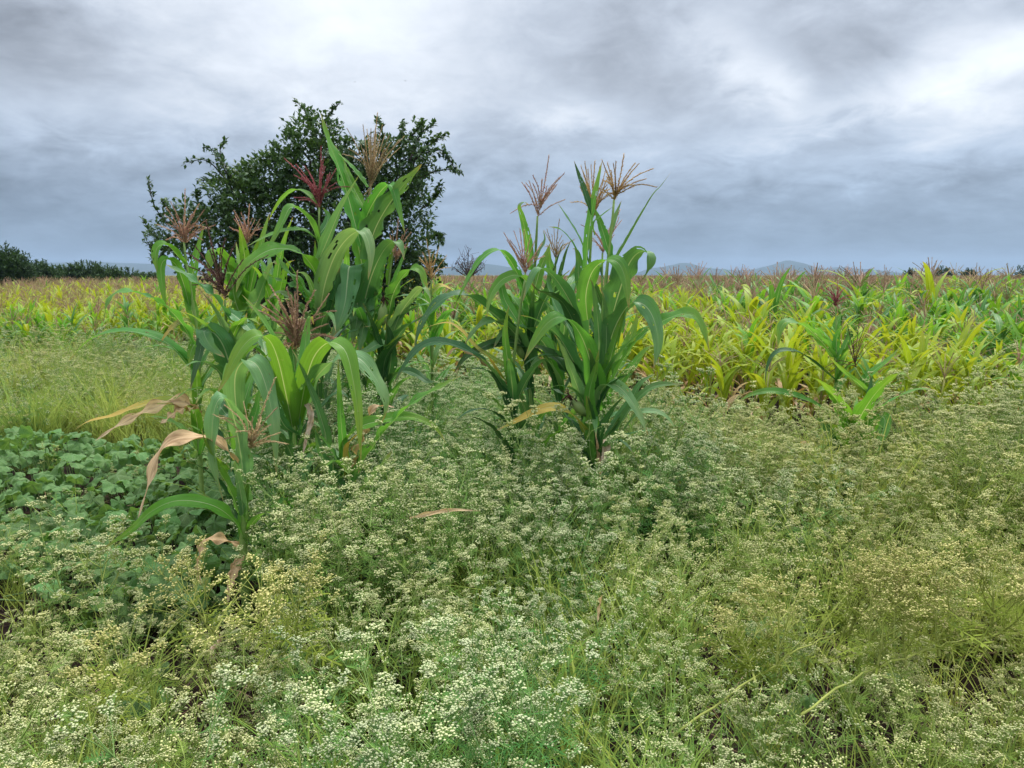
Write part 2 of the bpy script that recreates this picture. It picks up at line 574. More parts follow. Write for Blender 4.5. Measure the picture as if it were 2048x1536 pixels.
gb = MB()
xs = list(np.unique(np.concatenate([np.linspace(-6, 6, 90), np.linspace(-40, 40, 60), np.linspace(-2900, 2900, 16)])))
ys = list(np.unique(np.concatenate([np.linspace(-1, 9, 80), np.linspace(-8, 40, 50), np.linspace(40, 3650, 14), [-50]])))
gi = [[gb.vert((x, y, gz(x, y))) for x in xs] for y in ys]
for j in range(len(ys) - 1):
    for i in range(len(xs) - 1):
        gb.face((gi[j][i], gi[j][i + 1], gi[j + 1][i + 1], gi[j + 1][i]))
tag(gb.build('ground', M['soil']), 'dark reddish brown soil of the field under the weeds', kind='structure')

# ------------------------------------------------------------------ hills on the horizon
HD = 3000.0


def hill(prof, dist, label, seed):
    hb = MB()
    s = [P(a, b_, dist) for a, b_ in prof]
    pts = cat_rom(s, 60)
    rows = [(-420, 0.0), (-300, 0.30), (-170, 0.62), (-70, 0.90), (0, 1.0), (120, 0.8), (300, 0.35), (430, 0.0)]
    grid = []
    for (dy, k) in rows:
        row = []
        for i, p in enumerate(pts):
            nz = noise.fractal((p.x * 0.006 + seed, dy * 0.006, seed), 0.8, 2.1, 5)
            z = max(p.z, 0) * k * (1 + 0.35 * nz * (1 - abs(k - 0.5))) if 0 < k < 1 else max(p.z, 0) * k * (1 + 0.05 * nz)
            row.append(hb.vert((p.x, dist + dy + nz * 30 * (k < 1), z - (0.4 if k == 0 else 0))))
        grid.append(row)
    for j in range(len(rows) - 1):
        for i in range(len(pts) - 1):
            hb.face((grid[j][i], grid[j][i + 1], grid[j + 1][i + 1], grid[j + 1][i]))
    o = hb.build('hills', M['hill'])
    return tag(o, label, kind='structure')


hill([(860, 549), (885, 540), (905, 534), (925, 528), (938, 523), (955, 527), (980, 528), (1010, 533), (1060, 540), (1100, 549)], HD, 'blue hill with a rounded summit between the two maize clumps', 1.0)
hill([(1270, 549), (1300, 537), (1320, 535), (1345, 530), (1365, 526), (1385, 530), (1410, 535), (1470, 540), (1520, 537), (1550, 528), (1572, 521), (1590, 523),
      (1612, 531), (1650, 538), (1680, 534), (1710, 537), (1750, 541), (1800, 549)], HD, 'low blue hills beyond the right field', 5.0)
hill([(-300, 540), (-100, 528), (60, 526), (120, 525), (180, 524), (240, 526), (300, 527), (360, 532), (440, 540), (520, 549)], HD, 'long low blue ridge beyond the hedge at left', 9.0)

# ------------------------------------------------------------------ haze
hz = MB()
X0, X1, Y0, Y1, Z0, Z1 = -2950, 2950, -55, 3700, -1.6, 78.0
c8 = [hz.vert((x, y, z)) for z in (Z0, Z1) for y in (Y0, Y1) for x in (X0, X1)]
for q in ((0, 2, 3, 1), (4, 5, 7, 6), (0, 1, 5, 4), (2, 6, 7, 3), (0, 4, 6, 2), (1, 3, 7, 5)):
    hz.face([c8[i] for i in q])
hm, hbn = newmat('haze_air')
vol = hbn.n('ShaderNodeVolumePrincipled')
vol.inputs['Color'].default_value = (0.55, 0.75, 1.0, 1)
vol.inputs['Density'].default_value = 0.00023
vol.inputs['Anisotropy'].default_value = 0.2
ho = hbn.n('ShaderNodeOutputMaterial')
hm.node_tree.links.new(vol.outputs[0], ho.inputs['Volume'])
tag(hz.build('haze', hm, smooth=False), 'thin blue haze in the air over the plain', kind='stuff')


# ------------------------------------------------------------------ trees
def leaf_card(mb, p, d, up, ln, wd, mat=0, curl=0.15):
    """one small folded leaf: six points, four faces"""
    d = d.normalized()
    s = d.cross(up)
    s = s.normalized() if s.length > 1e-4 else d.orthogonal().normalized()
    n = s.cross(d)
    a = mb.vert(p)
    t = mb.vert(p + d * ln - n * ln * curl)
    m1 = mb.vert(p + d * ln * 0.5)
    l_ = mb.vert(p + d * ln * 0.45 + s * wd * 0.5 + n * wd * 0.18)
    r_ = mb.vert(p + d * ln * 0.45 - s * wd * 0.5 + n * wd * 0.18)
    mb.face((a, m1, l_), mat)
    mb.face((a, r_, m1), mat)
    mb.face((m1, t, l_), mat)
    mb.face((m1, r_, t), mat)


def rvec(r):
    while True:
        v = Vector((r.uniform(-1, 1), r.uniform(-1, 1), r.uniform(-1, 1)))
        if 0.05 < v.length < 1:
            return v


def big_tree():
    r = random.Random(21)
    Y = 10.0
    s = Y / F
    base = P(640, 790, Y)
    base.z = 0
    root = empty('broadleaf_tree', base, 'dark green spreading broadleaf tree standing behind the left maize clump', 'tree')
    fork = Vector((0, 0, 0.7))
    tb = MB()
    tb.tube([Vector((0, 0, -0.1)), Vector((0.03, 0, 0.3)), fork], [0.17, 0.13, 0.12], 8)
    tb.build('trunk', M['bark'], root)
    lobes = [(640, 420, 140, 150, 0), (520, 440, 140, 110, .2), (430, 480, 110, 80, -.1), (760, 420, 120, 140, .1), (800, 340, 70, 75, .3), (620, 320, 75, 75, -.2),
             (560, 370, 110, 70, .1), (720, 340, 80, 70, .4), (840, 300, 45, 45, .2), (640, 270, 40, 40, 0), (835, 480, 42, 110, .1), (700, 560, 170, 90, 0),
             (480, 390, 80, 45, 0), (352, 462, 46, 26, 0), (365, 430, 50, 24, .2), (790, 560, 80, 70, .3), (560, 540, 150, 90, 0), (855, 545, 24, 40, 0)]
    cr = MB()
    limbs = []
    for (px, py, rx, ry, dz) in lobes:
        c = P(px, py, Y + dz) - base
        a, b_ = rx * s * .93, ry * s * .93
        dpt = max(0.5, (a + b_) * 0.5)
        limbs.append(c)
        n = int(2500 * a * b_ * 4 * 0.56)
        # clumps: leaves grow in tufts round points near the skin of the lobe
        nt_ = max(8, n // 22)
        for k in range(nt_):
            v = rvec(r).normalized()
            q = r.random() ** 0.35
            tc_ = c + Vector((v.x * a * q, v.y * dpt * q, v.z * b_ * q))
            out = Vector((v.x, v.y, v.z + 0.35))
            for _ in range(22):
                o = rvec(r) * 0.13
                p = tc_ + o
                d = (out * 0.6 + rvec(r)).normalized()
                leaf_card(cr, p, d, Vector((r.uniform(-.5, .5), r.uniform(-.5, .5), 1)), r.uniform(.055, .088), r.uniform(.035, .052))
    cr.build('crown', M['tree_leaf'], root, smooth=False)
    for c in limbs[:14]:
        lb = MB()
        mid = fork.lerp(c, 0.5) + Vector((0, 0, -0.15))
        pts = cat_rom([fork, mid, c], 8)
        lb.tube(pts, [0.075 * (1 - i / 8) + 0.012 for i in range(9)], 6)
        lb.build('limb', M['bark'], root)
    # sprigs that stick out of the outline
    sprigs = [[(400, 470), (350, 455), (320, 430), (305, 400), (298, 362)], [(420, 450), (360, 470), (315, 475), (285, 440)], [(400, 480), (340, 500), (300, 490), (290, 470)],
              [(480, 400), (440, 345), (410, 320), (372, 325)], [(490, 390), (455, 340), (440, 305), (448, 285)], [(470, 380), (450, 340), (425, 300), (412, 295)],
              [(500, 380), (440, 360), (400, 362)], [(640, 300), (620, 250), (608, 220), (594, 205)], [(640, 300), (650, 250), (660, 225), (678, 208)],
              [(620, 320), (585, 280), (575, 258)], [(700, 330), (690, 290), (705, 280)], [(600, 330), (560, 300), (545, 285)], [(790, 330), (800, 280), (808, 245)],
              [(820, 320), (840, 270), (865, 248)], [(830, 320), (870, 280), (893, 270)], [(840, 310), (880, 300), (900, 320), (912, 345)], [(830, 360), (880, 340), (920, 342)],
              [(840, 420), (870, 395), (880, 370)], [(850, 480), (880, 470), (882, 485)], [(850, 530), (875, 520), (888, 530)], [(760, 320), (765, 270), (755, 240)],
              [(740, 330), (730, 300), (722, 290)], [(540, 400), (500, 365), (512, 340)], [(420, 440), (395, 400), (392, 385)], [(380, 450), (335, 415), (330, 400)],
              [(800, 300), (830, 265), (845, 245)], [(350, 480), (312, 520), (305, 500)], [(620, 300), (630, 265), (622, 240)]]
    for pts in sprigs:
        q = [P(a, b_, Y + r.uniform(-0.25, 0.25)) - base for a, b_ in pts]
        cs = cat_rom(q, 18)
        sb = MB()
        sb.tube(cs, [0.012 * (1 - i / 19) + 0.003 for i in range(19)], 4)
        for i, p in enumerate(cs):
            if i < 3:
                continue
            t = (cs[min(i + 1, 18)] - cs[i - 1]).normalized()
            for k in range(5):
                d = (rvec(r) * 0.8 + t * 0.5 + Vector((0, 0, 0.1)))
                leaf_card(sb, p + rvec(r) * 0.03, d, Vector((r.uniform(-.5, .5), r.uniform(-.5, .5), 1)), r.uniform(.055, .085), r.uniform(.035, .05), 1)
        sb.build('sprig', [M['bark'], M['tree_leaf']], root, smooth=False)


big_tree()


def bush_tree(name, px, pyt, pyb, wpx, Y, label, cat, mat, seed, flat=0.0, group=None, size=1.0, dens=1.0):
    """distant tree or bush with short stems and a ragged crown of small sprays"""
    r = random.Random(seed)
    s = Y / F
    base = P(px, pyb, Y)
    base.z = 0
    top = P(px, pyt, Y).z
    wd = wpx * s
    root = empty(name, base, label, cat, group)
    tb = MB()
    for k in range(4):
        an = r.uniform(0, 6.28)
        e = Vector((math.cos(an) * wd * 0.25, math.sin(an) * wd * 0.2, top * 0.6))
        tb.tube([Vector((math.cos(an) * .05, math.sin(an) * .05, -0.05)), e * 0.5 + Vector((0, 0, top * .1)), e], [0.06 * top / 3 + .01, 0.04 * top / 3 + .008, .012], 5)
    tb.build('trunk', M['bark'], root)
    cb = MB()
    nl = int(16 * dens)
    for k in range(nl):
        u = r.uniform(-1, 1)
        cz = top * r.uniform(0.30, 0.84) * (1 - 0.28 * u * u)
        if flat:
            cz = top * (r.choice([0.45, 0.62, 0.78]) + r.uniform(-.05, .05)) * (1 - 0.25 * u * u)
        c = Vector((u * wd * 0.42, r.uniform(-1, 1) * wd * 0.3, cz))
        a = wd * r.uniform(0.12, 0.24)
        bz = top * r.uniform(0.12, 0.22) * (1 - flat * 0.55)
        for _ in range(int(30 * dens)):
            v = rvec(r).normalized()
            q = r.random() ** 0.4
            tp = c + Vector((v.x * a * q, v.y * a * q, v.z * bz * q))
            if tp.z < 0.02:
                continue
            for _ in range(9):
                d = Vector((v.x, v.y, v.z + 0.6)) * 0.7 + rvec(r)
                leaf_card(cb, tp + rvec(r) * 0.18 * size, d, Vector((0, 0, 1)), r.uniform(.10, .22) * size, r.uniform(.04, .08) * size)
    # upright sprays that break the outline
    for k in range(int(18 * dens)):
        u = r.uniform(-1, 1)
        p0 = Vector((u * wd * 0.45, r.uniform(-.2, .2) * wd, top * (0.84 - 0.28 * u * u)))
        dr = Vector((u * .8 + r.uniform(-.4, .4), r.uniform(-.3, .3), r.uniform(.5, 1.0))).normalized()
        for i in range(10):
            p = p0 + dr * (i * 0.035 * size)
            for _ in range(3):
                leaf_card(cb, p, dr * .6 + rvec(r), Vector((0, 0, 1)), r.uniform(.08, .16) * size, r.uniform(.03, .06) * size)
    cb.build('crown', mat, root, smooth=False)
    return root


bush_tree('acacia_tree', -14, 478, 560, 120, 34, 'dark feathery thorn tree standing at the left edge of the field', 'tree', M['acacia_leaf'], 3, flat=0.6, size=1.2, dens=1.7)
hedge_bits = [(75, 512, 90, 'broad dark bush beside the thorn tree at the left field edge', 4), (130, 524, 70, 'low dark bush second in the hedge right of the thorn tree', 5), (172, 514, 62, 'domed tallest dark bush in the middle of the far hedge', 6),
              (212, 524, 60, 'dark bush between the domed bush and the end of the far hedge', 7), (254, 530, 52, 'spiky dark bush at the right end of the far hedge', 8), (300, 541, 40, 'low pale brown bush where the hedge meets the broadleaf tree', 10)]
for (px, pt, wp, lb_, sd) in hedge_bits:
    bush_tree('hedge_bush', px, pt + 13, 575, wp * 1.35, 46 + (sd % 3) * 1.5, lb_, 'bush', M['bush_leaf'], sd, size=1.5, group='bushes of the far hedge', dens=1.2)
far_bits = [(1820, 541, 22, 'tiny far bush on the right horizon nearest the hills', 31), (1886, 536, 34, 'larger dark bush on the right horizon', 32),
            (1935, 541, 26, 'low dark bush right of the larger one on the horizon', 33), (2036, 535, 40, 'dark bush on the horizon at the right edge', 34)]
for (px, pt, wp, lb_, sd) in far_bits:
    bush_tree('far_bush', px, pt, 560, wp, 120, lb_, 'bush', M['bush_leaf'], sd, size=2.2, dens=0.6)


def bush_at(px, pyt, pyb, wpx, Y, label, seed):
    bush_tree('grey_bush', px, pyt, pyb, wpx, Y, label, 'bush', M['bush_leaf'], seed, size=0.7, dens=0.8)


#bush_at(318, 470, 600, 40, 11.5, 'feathery grey green bush at the left foot of the broadleaf tree', 41)


def bare_shrub():
    r = random.Random(8)
    Y = 22.0
    base = P(938, 590, Y)
    base.z = 0
    root = empty('bare_shrub', base, 'dark leafless twiggy shrub on the horizon between the maize clumps', 'shrub')
    tops = [(937, 500), (925, 512), (945, 515), (955, 520), (962, 525), (915, 525), (922, 528), (950, 528), (908, 535), (967, 535)]
    sb = MB()
    sb.tube([Vector((0, 0, -.05)), Vector((0.02, 0, 0.7)), P(938, 556, Y) - base], [.05, .04, .025], 5)
    sb.build('trunk', M['twig'], root)
    for (a, b_) in tops:
        lb = MB()
        q = cat_rom([P(938, 556, Y) - base, P((a + 938) / 2 + r.uniform(-3, 3), (b_ + 556) / 2, Y + r.uniform(-.3, .3)) - base, P(a, b_, Y + r.uniform(-.3, .3)) - base], 8)
        lb.tube(q, [.02 * (1 - i / 9) + .006 for i in range(9)], 4)
        for p in q[2:]:
            for _ in range(2):
                lb.tube([p, p + rvec(r) * .12, p + rvec(r) * .2 + Vector((0, 0, .1))], [.007, .006, .004], 3)
        lb.build('branch', M['twig'], root)


bare_shrub()


# ------------------------------------------------------------------ maize
def blade(mb, pts, Ws, hw, mat=0, across=6, fold=0.28, ripple=0.0, phase=0.0, waves=5.0, torn=None):
    """a maize blade along pts; Ws = width direction per point; hw = half width per point"""
    n = len(pts)
    rows = []
    sgn = None
    for i, p in enumerate(pts):
        t = (pts[min(i + 1, n - 1)] - pts[max(i - 1, 0)])
        t = t.normalized() if t.length > 1e-9 else Vector((0, 0, 1))
        W = Ws[i] - t * Ws[i].dot(t)
        W = W.normalized() if W.length > 1e-5 else t.orthogonal().normalized()
        N = t.cross(W)
        if sgn is None:
            sgn = 1.0
            mid = n // 2
            tm = (pts[min(mid + 1, n - 1)] - pts[mid - 1]).normalized()
            if tm.cross(Ws[mid]).z < 0:
                sgn = -1.0
        N = N * sgn
        v = i / (n - 1)
        row = []
        for k in range(across + 1):
            u = k / across
            e = (u - 0.5) * 2
            rip = ripple * hw[i] * (abs(e) ** 2) * math.sin(v * waves * 6.283 + phase + (1.4 if e > 0 else 0.0) + e)
            off = N * (abs(e) * fold * hw[i] * (1 - 0.5 * v) + rip)
            row.append(mb.vert(p + W * (e * hw[i]) + off, (u, v)))
        rows.append(row)
    gone = set()
    if torn is not None:
        # insect holes between the veins, and nicked margins
        for _ in range(torn.choice((0, 1, 2, 4, 7))):
            i, k = torn.randrange(5, n - 6), torn.choice([q for q in range(1, across - 1) if abs(q - across / 2 + .5) > 1])
            gone |= {(i, k)} if torn.random() < .6 else {(i, k), (i + 1, k)}
        for _ in range(torn.choice((0, 1, 3, 5))):
            gone.add((torn.randrange(6, n - 3), torn.choice((0, across - 1))))
    for i in range(n - 1):
        for k in range(across):
            if (i, k) not in gone:
                mb.face((rows[i][k], rows[i][k + 1], rows[i + 1][k + 1], rows[i + 1][k]), mat)


def wprof(t, base=0.5):
    a = min(1.0, t / 0.28)
    a = a * a * (3 - 2 * a)
    return (base + (1 - base) * a) * max(0.0, 1 - t ** 2.1) ** 0.95 + 0.004


def hero_leaf(root, spec, Y, r, base):
    kind, wpx, dY, roll, pts = spec
    n = 44
    # depth along the leaf grows from the stalk to the tip
    L_ = [0.0]
    for a, b_ in zip(pts, pts[1:]):
        L_.append(L_[-1] + math.hypot(b_[0] - a[0], b_[1] - a[1]))
    ctrl = [P(a, b_, Y + dY * (l / L_[-1]) ** 0.9) for (a, b_), l in zip(pts, L_)]
    c = cat_rom(ctrl, n)
    dirh = ctrl[-1] - ctrl[0]
    far = max(ctrl, key=lambda q: (q - ctrl[0]).xy.length)
    dirh = (far - ctrl[0])
    dirh.z = 0
    if dirh.length < 0.02:
        dirh = Vector((0.3, dY if abs(dY) > .02 else -.2, 0))
    dirh.normalize()
    Wn = Vector((-dirh.y, dirh.x, 0))
    if Wn.y < 0:
        Wn = -Wn
    tw = r.uniform(-0.35, 0.35)
    Ws = []
    for i, p in enumerate(c):
        t = (c[min(i + 1, n)] - c[max(i - 1, 0)]).normalized()
        view = (p - Vector((0, 0, CAMZ))).normalized()
        perp = t.cross(view)
        perp = perp.normalized() if perp.length > 1e-4 else Wn
        W = Wn + perp * (Wn.dot(perp) * 1.3) + Vector((0, 0, roll))
        W = W - t * W.dot(t)
        W.normalize()
        v = i / n
        an = tw * v * 1.6
        W = W * math.cos(an) + t.cross(W) * math.sin(an)
        Ws.append(W)
    # apparent width: widen where the blade turns edge-on so the photographed width holds
    tm = n // 2
    app = []
    for i in range(7, n - 5):
        view = (c[i] - Vector((0, 0, CAMZ))).normalized()
        app.append((Ws[i] - view * Ws[i].dot(view)).length)
    ap = max(0.62, sum(app) / len(app))
    true = 0.96 * wpx * Y / F / ap
    hw = [0.5 * true * wprof(i / n) for i in range(n + 1)]
    mb = MB()
    cl = [q - base for q in c]
    blade(mb, cl, Ws, hw, 0, 12, r.uniform(.2, .45), r.uniform(.10, .30) * (1 if wpx > 24 else .3) if kind not in 'dw' else r.uniform(.5, 1.0), r.uniform(0, 6), r.uniform(3.5, 7), r)
    o = mb.build('leaf', M[kind], root)
    if kind in 'dw':
        o['label'] = 'dry curled brown leaf'
    elif kind == 'o':
        o['label'] = 'leaf yellowing towards its tip'
    return o


def arch_leaf(p0, az_, length, e0, bend, n=12, side=0.0):
    """free-growing arched blade: centreline points and width directions"""
    d = Vector((math.cos(az_), math.sin(az_), 0))
    W = Vector((-d.y, d.x, 0))
    pts, Ws = [p0.copy()], []
    p = p0.copy()
    for i in range(n):
        t = (i + .5) / n
        e = e0 - bend * t ** 1.25
        p = p + (d * math.cos(e) + Vector((0, 0, 1)) * math.sin(e) + W * side * t) * (length / n)
        pts.append(p.copy())
    for i in range(n + 1):
        Ws.append((W + Vector((0, 0, side * 1.2 * i / n))).normalized())
    return pts, Ws


def tassel_branch(mb, pts, size, mat=0, step=0.006, r=None):
    """a tassel branch: thin axis with paired hanging spikelets"""
    r = r or rng
    ln = sum((b_ - a).length for a, b_ in zip(pts, pts[1:]))
    n = max(6, int(ln / step))
    c = cat_rom(pts, n)
    mb.tube(c[::3] + [c[-1]], [size * .28] * (len(c[::3]) + 1), 3, mat, False)
    for i in range(1, n + 1):
        t = (c[i] - c[i - 1]).normalized()
        k = 1.0 - 0.45 * (i / n)
        for _ in range(2):
            s = rvec(r)
            s = (s - t * s.dot(t)).normalized()
            d = (t * 0.75 + s * 0.7).normalized()
            q = t.cross(s)
            a = c[i]
            l = size * 1.9 * k * r.uniform(.7, 1.2)
            m_ = a + d * l * .5
            wv = q * size * .42 * k
            i0 = mb.vert(a)
            i1 = mb.vert(m_ + wv)
            i2 = mb.vert(a + d * l)
            i3 = mb.vert(m_ - wv)
            mb.face((i0, i1, i2), mat)
            mb.face((i0, i2, i3), mat)


def hero_tassel(root, base_px, spike, tips, col, Y, base, r, size=.0045, extra=4, label=None):
    b0 = P(*base_px, Y) - base
    tp = empty('tassel', (0, 0, 0))
    tp.parent = root
    if label:
        tp['label'] = label
    sp = P(*spike, Y + r.uniform(-.03, .03)) - base
    mb = MB()
    size = size * 1.75
    tassel_branch(mb, [b0, b0.lerp(sp, .5) + Vector((r.uniform(-.006, .006), 0, 0)), sp], size * 1.2, r=r)
    mb.build('spike', M[col], tp, smooth=False)
    ln = (sp - b0).length
    allt = [(P(a, b_, Y + r.uniform(-.08, .08)) - base) for a, b_ in tips]
    for _ in range(extra + 4):
        u = r.uniform(-1, 1)
        allt.append(b0 + Vector((u * ln * .45, r.choice((-1, 1)) * r.uniform(.1, .45) * ln, ln * r.uniform(.3, .8))))
    axis = (sp - b0)
    for i, tpt in enumerate(allt):
        st = b0 + axis * r.uniform(0.0, 0.22)
        ch = tpt - st
        mid = st.lerp(tpt, .5) + axis.normalized() * ch.length * (.05 + .10 * (1 - abs(ch.normalized().dot(axis.normalized())))) + rvec(r) * .008
        mb = MB()
        tassel_branch(mb, [st, mid, tpt], size, r=r)
        mb.build('branch', M[col], tp, smooth=False)
    return tp


def hero_plant(label, Y, stalk, leaves, tassels=(), ears=(), fill=4, group='tall maize plants of the clumps', seed=1, rad=0.013, fillk='gbk', fh=(0.2, 0.75), flen=(.45, .65), name='maize_plant'):
    r = random.Random(seed)
    lowx, lowy = stalk[0]
    b0 = P(lowx, lowy, Y)
    base = Vector((b0.x, Y, gz(b0.x, Y)))
    root = empty(name, base, label, 'maize plant', group)
    pts = [Vector((0, 0, -0.05))] + [P(a, b_, Y) - base for a, b_ in stalk]
    if pts[1].z < 0.02:
        pts.pop(1)
    n = 30
    c = cat_rom(pts, n)
    sb = MB()
    rr = []
    for i in range(n + 1):
        v = i / n
        rr.append(rad * (1.15 - 0.75 * v) * (1.18 if i % 4 == 0 else 1.0))
    sb.tube(c, rr, 8)
    sb.build('stalk', M['stalk'], root)
    for lf in leaves:
        hero_leaf(root, lf, Y, r, base)
    fill = fill + 8 if fill > 0 else 0
    for i in range(fill):
        f = fh[0] + (fh[1] - fh[0]) * (i + r.random()) / max(fill, 1)
        p0 = c[int(f * n)]
        a_ = r.uniform(0, 6.283)
        ln = r.uniform(*flen)
        q, Wq = arch_leaf(p0, a_, ln, R(r.uniform(66, 86)), R(r.uniform(30, 130)), 16, r.uniform(-.15, .15))
        mb = MB()
        hwm = r.uniform(.020, .037)
        blade(mb, q, Wq, [hwm * wprof(k / 16) for k in range(17)], 0, 6, .35, r.uniform(.1, .3), r.uniform(0, 6), r.uniform(3.5, 7))
        mb.build('leaf', M[r.choice(fillk)], root)
    for t in tassels:
        hero_tassel(root, t[0], t[1], t[2], t[3], Y, base, r, *(t[4:]))
    for (px, py, qx, qy) in ears:
        a, b_ = P(px, py, Y - .04) - base, P(qx, qy, Y - .06) - base
        e = empty('ear', (0, 0, 0))
        e.parent = root
        mb = MB()
        cc = [a.lerp(b_, t) for t in (0, .2, .45, .7, .88, 1)]
        mb.tube(cc, [.012, .024, .028, .024, .014, .008], 8)
        mb.build('husk', M['husk'], e)
        mb = MB()
        ax = (b_ - a).normalized()
        for k in range(34):
            d = rvec(r)
            p1 = b_ + ax * .03 + d * .012
            p2 = p1 + (d * .9 + Vector((0, 0, -.6))).normalized() * r.uniform(.02, .05)
            mb.tube([b_ - ax * .01, p1, p2], .0016, 3, 0, False)
        mb.build('silk', M['silk'], e)
    return root


# ---- left clump, front to back
hero_plant('short maize plant in front of the left clump with a leaning straw tassel', 2.88,
           [(488, 1120), (487, 1060), (490, 990), (495, 940), (498, 895)],
           [('p', 36, -.10, .35, [(492, 1000), (480, 900), (466, 830), (446, 795), (430, 815), (424, 870), (428, 930), (447, 1003)]),
            ('y', 30, -.25, .55, [(490, 1085), (475, 1050), (440, 1018), (395, 1003), (345, 1003), (300, 1025), (262, 1060), (200, 1101)]),
            ('d', 23, -.2, .3, [(475, 925), (430, 880), (372, 876), (335, 886), (312, 920), (297, 970), (285, 1010), (276, 1037)]),
            ('g', 26, -.1, .3, [(486, 1050), (462, 985), (432, 930), (410, 885), (402, 855)]),
            ('p', 20, -.12, .2, [(488, 1045), (482, 990), (472, 940), (466, 922), (462, 945)]),
            ('d', 15, -.1, .4, [(478, 1092), (445, 1080), (415, 1080), (402, 1105), (396, 1140), (404, 1180)]),
            ('d', 22, -.12, .3, [(487, 1105), (470, 1140), (460, 1175), (455, 1210)]),
            ('g', 18, -.1, .3, [(495, 1060), (515, 1035), (535, 1025), (545, 1030)]),
            ('g', 24, -.02, .2, [(489, 1090), (486, 1040), (492, 985), (500, 945)])],
           [((499, 900), (550, 757), [(455, 862), (470, 840), (488, 830), (520, 850), (548, 884), (575, 888), (560, 865), (540, 850), (448, 878), (470, 870), (505, 835), (530, 868)], 't_tan', .0040, 5, 'straw tassel with a leaning spike')],
           rad=.019, fill=-4, seed=11, fillk='gy', fh=(.15, .6), flen=(.3, .45))

hero_plant('large leaved maize plant in front of the left clump with a bleached husk', 3.4,
           [(592, 1010), (590, 940), (588, 870), (598, 800), (604, 740)],
           [('g', 36, .22, .35, [(594, 870), (602, 800), (607, 730), (612, 675), (617, 640), (622, 632), (628, 650)]),
            ('y', 42, -.30, .25, [(596, 850), (608, 780), (625, 720), (648, 690), (670, 686), (692, 705), (706, 760), (716, 830), (722, 925)]),
            ('p', 40, -.15, .4, [(600, 840), (618, 780), (650, 735), (690, 712), (722, 720), (750, 755), (770, 795), (770, 825), (760, 852)]),
            ('y', 46, -.35, .3, [(586, 860), (572, 790), (556, 720), (538, 680), (512, 672), (488, 690), (468, 722), (450, 760), (432, 790)]),
            ('g', 24, -.05, .2, [(592, 850), (576, 780), (558, 715), (540, 665), (512, 622), (483, 588)]),
            ('b', 20, -.12, .3, [(600, 900), (650, 890), (640, 830), (615, 765), (598, 725), (583, 697)]),
            ('b', 28, -.1, .2, [(598, 860), (570, 800), (552, 740), (546, 690)]),
            ('b', 24, -.15, .2, [(596, 870), (568, 850), (548, 800), (538, 745)]),
            ('w', 14, -.1, .3, [(604, 800), (618, 815), (622, 840), (613, 875), (604, 918)]),
            ('g', 26, -.1, .3, [(592, 915), (610, 905), (628, 890), (640, 880)]),
            ('k', 22, .05, .3, [(600, 870), (640, 820), (668, 790), (690, 790), (715, 830)])],
           (), fill=4, seed=12, fillk='gbp', fh=(.2, .7), flen=(.3, .5))

hero_plant('maize plant beside the large leaved one with a broad pale ribbed drooping leaf', 3.35,
           [(482, 1040), (480, 960), (478, 880), (476, 800), (476, 770)],
           [('p', 48, -.20, .25, [(478, 850), (470, 790), (472, 745), (490, 722), (515, 732), (534, 780), (547, 850), (553, 950)]),
            ('y', 34, .1, .3, [(480, 860), (470, 790), (462, 750), (468, 728), (480, 735)]),
            ('k', 24, .0, .4, [(480, 830), (455, 830), (440, 815), (425, 830), (400, 880)]),
            ('g', 22, .1, .4, [(480, 900), (510, 830), (520, 780), (530, 760)])],
           (), fill=1, seed=13, fillk='gbk', fh=(.2, .8), flen=(.35, .5))

hero_plant('maize plant with a dark purple open tassel left of centre in the left clump', 3.75,
           [(470, 900), (465, 800), (458, 700), (452, 640), (450, 600)],
           [('b', 30, -.15, .4, [(458, 640), (432, 598), (400, 572), (368, 548), (330, 528)]),
            ('b', 26, -.1, .3, [(454, 620), (480, 640), (510, 670), (530, 705)]),
            ('p', 24, -.12, .3, [(470, 720), (448, 660), (422, 610), (396, 574)]),
            ('b', 52, -.2, .35, [(466, 760), (450, 700), (430, 668), (408, 662), (420, 690), (450, 715)]),
            ('k', 22, -.2, .2, [(462, 720), (430, 670), (408, 668), (400, 705), (388, 750), (380, 782)]),
            ('p', 38, -.05, .1, [(470, 775), (475, 720), (482, 680), (490, 640), (494, 625)]),
            ('y', 26, .1, .3, [(462, 700), (440, 680), (425, 660), (430, 640), (445, 620)])],
           [((451, 596), (411, 440), [(378, 532), (372, 505), (390, 492), (441, 497), (450, 478), (470, 488), (464, 500), (385, 570), (398, 560), (416, 560)], 't_dark', .0052, 3, 'dark purple tassel spread open like a hand')],
           fill=5, seed=14, fillk='gby', fh=(.2, .8), flen=(.4, .6))

